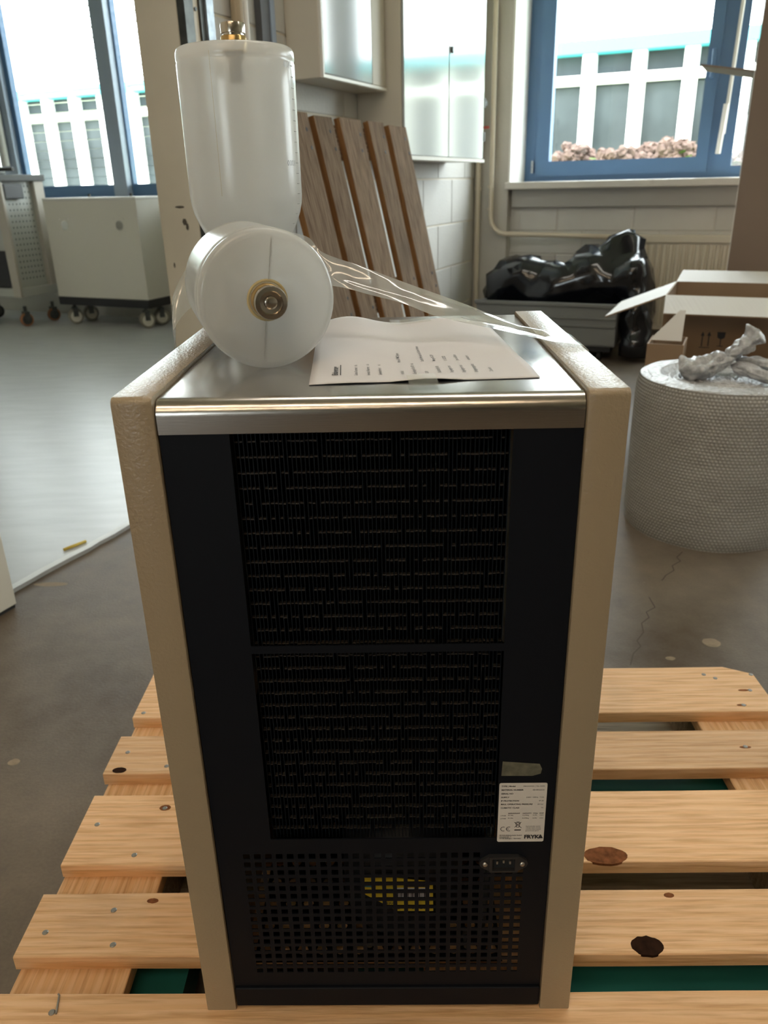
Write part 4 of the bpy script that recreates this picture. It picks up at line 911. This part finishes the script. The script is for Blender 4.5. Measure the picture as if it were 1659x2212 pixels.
# ------------------------------------------------------------------ bubble wrap roll
RC = RW(.2558, 2.0399, 0); RR, RHT = .2608, .488
BR_ = thing('bubble_wrap_roll', RC, 'big upright roll of bubble wrap standing on the concrete floor', 'bubble wrap')
n_, k_ = 96, 14
vs = []; fs = []; uvs = []
for j in range(k_ + 1):
    z_ = RHT * j / k_
    for i in range(n_ + 1):
        a = 2 * math.pi * i / n_; r_ = RR * (1 - .10 * max(0, (j / k_ - .9) * 10) ** 2 * .35 - .03 * max(0, .08 - j / k_) * 12) + .004 * noise.noise(Vector((math.cos(a) * 2, math.sin(a) * 2, z_ * 4)))
        vs.append((RC.x + r_ * math.cos(a), RC.y + r_ * math.sin(a), z_)); uvs.append((a * RR, z_))
for j in range(k_):
    for i in range(n_): fs.append((j * (n_ + 1) + i, j * (n_ + 1) + i + 1, (j + 1) * (n_ + 1) + i + 1, (j + 1) * (n_ + 1) + i))
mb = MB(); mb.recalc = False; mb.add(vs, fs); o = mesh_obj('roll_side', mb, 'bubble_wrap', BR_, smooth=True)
ul = o.data.uv_layers.new(name='UVMap')
for lp in o.data.loops: ul.data[lp.index].uv = uvs[lp.vertex_index]
def topz(r):
    if r > .232: return RHT + .004 - (r - .232) * .22
    if r > .19: return RHT + .004
    if r > .18: return RHT + .004 - (.19 - r) * 1.6
    return RHT - .012 - .004 * math.sin(r * 260)
mb = MB(); rs = [.002 + (.2515 - .002) * i / 70 for i in range(71)]
mb.grid(lambda s, t: (RC.x + rs[round(t * 70)] * math.cos(2 * math.pi * s), RC.y + rs[round(t * 70)] * math.sin(2 * math.pi * s), topz(rs[round(t * 70)]) + .004 * noise.noise(Vector((rs[round(t * 70)] * 60, math.cos(6.28 * s) * 3, math.sin(6.28 * s) * 3)))), 96, 70)
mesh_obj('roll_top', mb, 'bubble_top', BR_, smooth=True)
# tail of the roll tied in a knot on top
def tail_part(name, p0, p1, w0, w1, flat, seed):
    """crumpled length of wrap from p0 to p1 (room offsets from the roll's centre)"""
    p0, p1 = Vector(p0), Vector(p1); d = (p1 - p0).normalized(); sd_ = d.cross(Vector((0, 0, 1))).normalized(); up2 = sd_.cross(d)
    def f(s, t):
        a = t * 2 * math.pi; w = w0 + (w1 - w0) * s; k = math.sin(min(1, s * 6) * 1.57) * math.sin(min(1, (1 - s) * 6 + .15) * 1.57)
        q = p0.lerp(p1, s) + (sd_ * math.cos(a) + up2 * math.sin(a) * flat) * w * k
        q += (sd_ * math.cos(a) + up2 * math.sin(a)) * w * .6 * noise.noise(Vector((math.cos(a) * 2.1, math.sin(a) * 2.1, s * 5 + seed)))
        return RW(.2558 + q.x, 2.0399 + q.y, RHT - .008 + max(q.z, -.004))
    mb = MB(); mb.grid(f, 22, 30); return mesh_obj(name, mb, 'bubble_top', BR_, smooth=True)
tail_part('tail_wing', (-.13, -.04, .014), (.02, .01, .066), .070, .034, .5, 1)
tail_part('tail_tip', (-.005, .0, .06), (.08, .02, .14), .030, .058, .42, 7)
tail_part('tail_strand', (.02, .01, .055), (.24, .03, .03), .022, .026, .6, 12)
tail_part('tail_strand', (.01, .0, .04), (.21, -.10, .006), .024, .030, .6, 20)

# ------------------------------------------------------------------ cartons
def flap(parent, P0, P1, out, th, m_in, name='flap'):
    """board hinged on the edge P0-P1, reaching out by the vector out; white inside up"""
    P0, P1, out = Vector(P0), Vector(P1), Vector(out); nrm = (P1 - P0).cross(out).normalized()
    if nrm.z < 0: nrm = -nrm
    a = [P0, P1, P1 + out - (P1 - P0).normalized() * .012, P0 + out + (P1 - P0).normalized() * .012]
    mb = MB(); mb.add(a + [q - nrm * th for q in a], [(0, 1, 2, 3), (7, 6, 5, 4), (0, 4, 5, 1), (1, 5, 6, 2), (2, 6, 7, 3), (3, 7, 4, 0)])
    o = mesh_obj(name, mb, m_in, parent); o.data.materials.append(MATS['cardboard'])
    for p in o.data.polygons[1:]: p.material_index = 1
    return o
ZB = .60
f0, b0 = atz(1438, 637, ZB), atz(1455, 597, ZB)
OB = thing('open_carton', Vector((f0.x, f0.y, 0)), 'open brown carton with white inner flaps and handling symbols behind the bubble wrap', 'carton')
wd, e1, e2 = .72, ER.copy(), ED.copy()
def OBP(a, b, z): return f0 + e1 * a + e2 * b + Vector((0, 0, z - ZB))
OF = Matrix((e1, e2, Vector((0, 0, 1)))).transposed().to_4x4(); OF.translation = Vector((f0.x, f0.y, 0))
mb = MB(OF); th = .006
dp = .50
for a, b in (((0, 0, 0), (wd, th, ZB)), ((0, dp - th, 0), (wd, dp, ZB)), ((0, th, 0), (th, dp - th, ZB)), ((wd - th, th, 0), (wd, dp - th, ZB)), ((0, 0, 0), (wd, dp, th))): mb.box(a, b)
mesh_obj('carton_body', mb, 'cardboard', OB)
flap(OB, OBP(0, 0, ZB), OBP(wd, 0, ZB), e2 * -.15 + Vector((0, 0, -.053)), .006, 'cardboard_white')
flap(OB, OBP(wd, dp, ZB), OBP(0, dp, ZB), e2 * .17 + Vector((0, 0, .035)), .006, 'cardboard_white')
flap(OB, OBP(0, dp, ZB), OBP(0, 0, ZB), e1 * -.243 + Vector((0, 0, -.10)), .006, 'cardboard_white_plain')
flap(OB, OBP(wd, 0, ZB), OBP(wd, dp, ZB), e1 * .19 + Vector((0, 0, -.05)), .006, 'cardboard_white_plain')
sy = MB(); sy.recalc = False
def sq(pts): sy.add([f0 + e1 * x + e2 * -.0007 + Vector((0, 0, z - ZB)) for x, z in pts], [tuple(range(len(pts)))])
def front_xy(px, py):
    d = ray(px, py); t_ = (f0 - CAM).dot(e2) / d.dot(e2); q = CAM + d * t_; return (q - f0).dot(e1), q.z
for px in (1519, 1533):
    x, zt = front_xy(px, 716); _, zb = front_xy(px - 2, 748)
    sq([(x - .008, zt - .018), (x + .008, zt - .018), (x, zt)]); sq([(x - .0022, zb), (x + .0022, zb), (x + .0022, zt - .018), (x - .0022, zt - .018)])
x0_, zb = front_xy(1509, 749); x1_, _ = front_xy(1532, 749); sq([(x0_, zb - .003), (x1_, zb - .003), (x1_, zb), (x0_, zb)])
x0_, zt = front_xy(1550, 717); x1_, zb = front_xy(1566, 733); xm = (x0_ + x1_) / 2
sq([(x0_, zt), (x0_ + .002, zb + .006), (xm - .004, zb), (xm + .004, zb), (x1_ - .002, zb + .006), (x1_, zt)]); _, zf = front_xy(1556, 747)
sq([(xm - .0018, zf), (xm + .0018, zf), (xm + .0018, zb), (xm - .0018, zb)]); sq([(xm - .012, zf - .003), (xm + .012, zf - .003), (xm + .012, zf), (xm - .012, zf)])
mesh_obj('handling_symbols', sy, 'ink', OB)
# smaller carton wedged beside it
q0 = atv(1398, 742, 2.52); u_ = q0.dot(ER); zq = q0.z
SC = thing('small_carton', RW(u_ + .1, 2.6, 0), 'small brown carton with one white flap raised beside the bubble wrap roll', 'carton')
mb = MB(R0)
for a, b in (((u_, 2.52, 0), (u_ + .13, 2.526, zq)), ((u_, 2.69, 0), (u_ + .13, 2.696, zq)), ((u_, 2.526, 0), (u_ + .006, 2.69, zq)), ((u_ + .124, 2.526, 0), (u_ + .13, 2.69, zq))): mb.box(a, b)
mesh_obj('carton_body', mb, 'cardboard', SC)
mb = MB(R0); mb.add([(u_ + .0, 2.60, zq), (u_ + .115, 2.60, zq), (u_ + .115, 2.64, zq + .11), (u_ + .095, 2.64, zq + .11), (u_ + .0, 2.605, zq), (u_ + .115, 2.605, zq), (u_ + .115, 2.645, zq + .11), (u_ + .095, 2.645, zq + .11)], [(0, 1, 2, 3), (7, 6, 5, 4), (0, 4, 5, 1), (1, 5, 6, 2), (2, 6, 7, 3), (3, 7, 4, 0)]); mesh_obj('flap', mb, 'cardboard_white_plain', SC)
# tall carton
TC = thing('tall_carton', RW(.5, 4.1, 0), 'tall brown carton taller than the window sill behind the open carton', 'carton')
mesh_obj('carton_body', MB(R0).bbox((.179, 3.85, 0), (.86, 4.4, 2.0), .003, 1), 'cardboard_tall', TC)
mesh_obj('seam_edge', MB(R0).box((.175, 3.853, 0), (.1785, 3.86, 2.0)), 'cardboard_white_plain', TC)
mb = MB(R0); mb.add([(.178, 3.86, 1.492), (.178, 4.16, 1.492), (-.05, 4.14, 1.535), (-.06, 3.88, 1.535), (.178, 3.86, 1.499), (.178, 4.16, 1.499), (-.05, 4.14, 1.542), (-.06, 3.88, 1.542)], [(0, 1, 2, 3), (7, 6, 5, 4), (0, 4, 5, 1), (1, 5, 6, 2), (2, 6, 7, 3), (3, 7, 4, 0)]); mesh_obj('flap', mb, 'cardboard_tall', TC)

# ------------------------------------------------------------------ left room
CT = thing('rolling_cart', RW(-8.51, 4.63, .012), 'white steel cart on casters with two round finger holes in its front', 'cart')
u0, u1, v0, v1, z0, z1 = -4.985, -4.045, 4.5, 4.79, .242, .985
def holed_front(mb, holes, r, n_=24):
    """front sheet in the plane v = v0 with round holes"""
    xs_ = [u0] + sum([[c - r * 1.4, c + r * 1.4] for c, _ in holes], []) + [u1]; zc = holes[0][1]; zs_ = [z0, zc - r * 1.4, zc + r * 1.4, z1]
    for i in range(len(xs_) - 1):
        for j in range(3):
            x0, x1, y0, y1 = xs_[i], xs_[i + 1], zs_[j], zs_[j + 1]
            if j == 1 and i % 2 == 1:
                c = ((x0 + x1) / 2, (y0 + y1) / 2); ins = []; outs = []
                for k in range(n_):
                    a = 2 * math.pi * k / n_ + math.pi / n_; ca, sa = math.cos(a), math.sin(a); m_ = max(abs(ca), abs(sa))
                    ins.append((c[0] + r * ca, v0, c[1] + r * sa)); outs.append((c[0] + r * 1.4 * ca / m_, v0, c[1] + r * 1.4 * sa / m_))
                mb.add(ins + outs, [(k, (k + 1) % n_, n_ + (k + 1) % n_, n_ + k) for k in range(n_)])
                # corners of the square ring
                for sx in (-1, 1):
                    for sz in (-1, 1): pass
            else: mb.add([(x0, v0, y0), (x1, v0, y0), (x1, v0, y1), (x0, v0, y1)], [(0, 1, 2, 3)])
    return mb
bod = MB(R0); holed_front(bod, [(-4.789, .80), (-4.231, .80)], .037)
bod.box((u0, v1 - .004, z0), (u1, v1, z1 - .25)).box((u0, v0 + .001, z0), (u0 + .004, v1, z1)).box((u1 - .004, v0 + .001, z0), (u1, v1, z1))
mesh_obj('cart_body', bod, 'cart_paint', CT)
mesh_obj('cart_top', MB(R0).bbox((u0 - .003, v0 - .003, z1), (u1 + .003, v1 + .003, z1 + .02), .004, 1), 'white_paint', CT)
for a in (-4.73, -4.30): mesh_obj('top_knob', MB(R0).cyl((a, v1 - .03, z1 + .02), (a, v1 - .03, z1 + .045), .012, 10), 'dark_steel', CT)
mesh_obj('cart_base', MB(R0).bbox((u0 - .006, v0 - .006, .175), (u1 + .006, v1 + .006, .241), .006, 1), 'black_plastic', CT)
def caster(parent, u, v, r, mr, mh, rz=.3, two=True):
    F_ = RM(u, v, .012, rz)
    mb = MB(F_); 
    for y in ((-.034, -.006), (.006, .034)) if two else ((-.014, .014),):
        mb.lathe([(r * .7, y[0]), (r * .94, y[0] + .002), (r, y[0] + .008), (r, y[1] - .008), (r * .94, y[1] - .002), (r * .7, y[1])], 24, Matrix.Translation((0, 0, r)) @ Matrix.Rotation(math.pi / 2, 4, 'X'))
    cw = mesh_obj('caster_wheel', mb, mr, parent, angle=40)
    hb = MB(F_)
    for y in ((-.037, -.005), (.005, .037)) if two else ((-.016, .016),):
        hb.lathe([(r * .72, y[0]), (r * .72, y[1])], 20, Matrix.Translation((0, 0, r)) @ Matrix.Rotation(math.pi / 2, 4, 'X'))
    mesh_obj('hub', hb, mh, cw)
    mesh_obj('fork', MB(F_).cyl((0, 0, r * 2 - .01), (0, 0, .165), .014, 10).box((-.02, -.045, r), (.02, -.040, r * 2 + .01)).box((-.02, .040, r), (.02, .045, r * 2 + .01)).box((-.02, -.045, r * 2 + .005), (.02, .045, r * 2 + .012)), 'dark_steel', cw)
for (a, b) in ((u0 + .09, v0 + .06), (u1 - .09, v0 + .06), (u0 + .09, v1 - .05), (u1 - .09, v1 - .05)): caster(CT, a, b, .062, 'caster_grey', 'caster_white', .9)
TR = thing('tool_trolley', RW(-5.5, 4.47, .012), 'grey tool trolley with a perforated side panel and dark worktop', 'trolley')
u0, u1, v0, v1, z0, z1 = -5.95, -5.135, 4.25, 4.69, .255, 1.135
mesh_obj('trolley_body', MB(R0).box((u0, v0 + .01, z0 + .1), (u1 - .055, v1, z1)), 'trolley_grey', TR)
mesh_obj('front_post', MB(R0).bbox((u1 - .085, v0 - .004, z0), (u1, v0 + .025, z1), .004, 1), 'trolley_beige', TR)
mesh_obj('far_post', MB(R0).bbox((u1 - .055, v1 - .10, z0), (u1 - .004, v1, z1), .003, 1), 'trolley_beige', TR)
mesh_obj('bottom_rail', MB(R0).bbox((u0, v0, z0), (u1, v1, z0 + .07), .004, 1), 'trolley_grey', TR)
sp = mesh_obj('side_panel', MB(R0).box((u1 - .054, v0 + .025, z0 + .07), (u1 - .048, v1 - .10, z1)), 'trolley_grey', TR)
pf = MB(R0)
for i in range(8):
    for j in range(17):
        cv, cz = v0 + .06 + .036 * i, z0 + .14 + .044 * j; pf.add([(u1 - .0476, cv + .006 * math.cos(k * math.pi / 3), cz + .008 * math.sin(k * math.pi / 3)) for k in range(6)], [tuple(range(6))])
pf = mesh_obj('perforations', pf, 'dark_inside', sp); pf['kind'] = 'stuff'
mesh_obj('side_pouch', MB(R0).bbox((u1 - .046, v0 + .03, z1 - .13), (u1 + .0, v0 + .22, z1 - .02), .01, 2), 'duct_dark', TR)
mesh_obj('worktop', MB(R0).bbox((u0 - .01, v0 - .02, z1), (u1 + .012, v1 + .012, z1 + .05), .006, 2), 'trolley_top', TR)
mesh_obj('lower_drawer', MB(R0).box((u0 + .01, v0 - .002, z0 + .08), (u1 - .09, v0 + .01, .62)), 'black_plastic', TR)
for (a, b) in ((u1 - .07, v0 + .07), (u1 - .45, v0 + .05), (u1 - .07, v1 - .07), (u0 + .07, v1 - .07)): caster(TR, a, b, .055, 'caster_orange' if a > u1 - .1 else 'rubber', 'dark_steel', 1.1, False)
t = thing('machine_vice', RW(-5.3, 4.4, 1.185), 'dark bench vice lying on the tool trolley worktop', 'vice')
mesh_obj('vice_body', MB(R0).bbox((-5.42, 4.36, 1.186), (-5.28, 4.46, 1.245), .012, 2), 'dark_steel', t)
mesh_obj('vice_bar', MB(R0).cyl((-5.30, 4.41, 1.226), (-5.14, 4.41, 1.226), .014, 12), 'trolley_top', t)
tag(mesh_obj('blue_bottle', MB(R0).lathe([(.001, 0), (.045, 0), (.05, .01), (.05, .12), (.03, .16), (.018, .17), (.018, .20), (.001, .2)], 24, Matrix.Translation((-5.52, 4.5, 1.186))), 'blue_box', base=RW(-5.52, 4.5, 1.186), smooth=True), 'blue plastic bottle standing on the tool trolley', 'bottle')
tag(mesh_obj('floor_sliver', MB(R0).tube([(-1.575, 1.045, .0155), (-1.563, 1.085, .0165), (-1.556, 1.12, .0155)], .005, 8), 'yellow_bit', base=RW(-1.563, 1.08, .012), smooth=True), 'small yellow sliver lying on the grey coated floor edge', 'debris')

# ------------------------------------------------------------------ outside
struct('ground_outside', MB(R0).box((-40, VF + .46, -.3), (30, 40, -.02)).box((-40, -40, -.3), (30, -8.7, -.02)), 'ext_ground')
EB = thing('neighbour_building', RW(-8, 17.3, 0), 'low white building with dark glazed bays and a teal roof edge across the yard', 'building')
mesh_obj('facade_wall', MB(R0).box((-30, 17.25, -.02), (9, 23, 3.30)), 'ext_glass', EB)
mesh_obj('roof_edge', MB(R0).box((-30.2, 16.85, 3.28), (9.2, 23.2, 3.50)), 'ext_teal', EB)
mesh_obj('plinth', MB(R0).box((-30, 17.1, -.02), (9, 17.25, .75)), 'ext_white', EB)
mesh_obj('cross_rail', MB(R0).box((-30, 17.06, 2.76), (9, 17.25, 2.93)), 'ext_white', EB)
pmsh = MB(); pmsh.box((-.13, -.2, .75), (.13, .0, 3.28)); pme = bpy.data.meshes.new('post'); pme.from_pydata([tuple(v) for v in pmsh.v], [], pmsh.f); pme.materials.append(MATS['ext_white'])
gmsh = MB(); gmsh.box((-.33, -.02, .8), (.33, .0, 2.72)); gme = bpy.data.meshes.new('window_pane'); gme.from_pydata([tuple(v) for v in gmsh.v], [], gmsh.f); gme.materials.append(MATS['ext_glass'])
for k in range(-28, 11):
    for me, du, nm in ((pme, 0, 'post'), (gme, .47, 'window_pane')):
        o = bpy.data.objects.new(nm, me); COL.objects.link(o); o.parent = EB; o.matrix_local = Matrix.Translation(-Vector(EB['_w'])) @ RM(-1.22 + .945 * k + du, 17.245, 0)
where = ['first', 'second', 'third', 'fourth', 'fifth', 'sixth', 'seventh', 'eighth', 'ninth']
for k, (px, py) in enumerate(((1205, 322), (1245, 300), (1285, 318), (1330, 312), (1368, 322), (1405, 300), (1460, 288), (1500, 300), (1600, 318))):
    q = atv(px, py, 8 + .5 * (k % 3)); uq, zq = q.dot(ER), q.z
    H_ = thing('hydrangea_bush', RW(uq, 8 + .5 * (k % 3), -.02), 'faded pink-brown hydrangea bush, %s from the wall cabinet end of the row' % where[k], 'bush', 'hydrangeas outside the window')
    mb = MB(); rnd_ = random.Random(k)
    for i in range(70):
        a, b = rnd_.uniform(0, 6.283), rnd_.uniform(.15, 1); r_ = .19 * math.sqrt(1 - (b - .2) ** 2 * .8) * rnd_.uniform(.6, 1)
        c = Vector((uq + r_ * math.cos(a), 8 + .5 * (k % 3) + r_ * math.sin(a), zq - .36 + b * .30)); bm = bmesh.new(); bmesh.ops.create_icosphere(bm, subdivisions=2, radius=rnd_.uniform(.025, .05), matrix=ROOM @ Matrix.Translation(c))
        for v in bm.verts: v.co += Vector((noise.noise(v.co * 45), noise.noise(v.co * 47 + Vector((5, 0, 0))), noise.noise(v.co * 43))) * .03
        mb.bm(bm)
    mb.recalc = False; fh = mesh_obj('flower_heads', mb, 'hydrangea', H_, smooth=False); fh['kind'] = 'stuff'
    lm = MB(R0); 
    for i in range(120):
        a = rnd_.uniform(0, 6.283); r_ = rnd_.uniform(.05, .2); zz = rnd_.uniform(.1, max(.3, zq - .15)); c = Vector((uq + r_ * math.cos(a), 8 + .5 * (k % 3) + r_ * math.sin(a), zz)); d = Vector((math.cos(a), math.sin(a), rnd_.uniform(-.3, .6))) * .09; e = Vector((-math.sin(a), math.cos(a), .1)) * .04
        lm.add([c, c + d * .5 + e, c + d, c + d * .5 - e], [(0, 1, 2, 3)])
    lm.recalc = False; lo = mesh_obj('leaves', lm, 'leaf', H_); lo['kind'] = 'stuff'
    mesh_obj('stem', MB(R0).cyl((uq, 8 + .5 * (k % 3), -.02), (uq, 8 + .5 * (k % 3), zq - .3), .02, 6), 'pipe_tan', H_)
for o in bpy.data.objects:
    if '_w' in o: del o['_w']
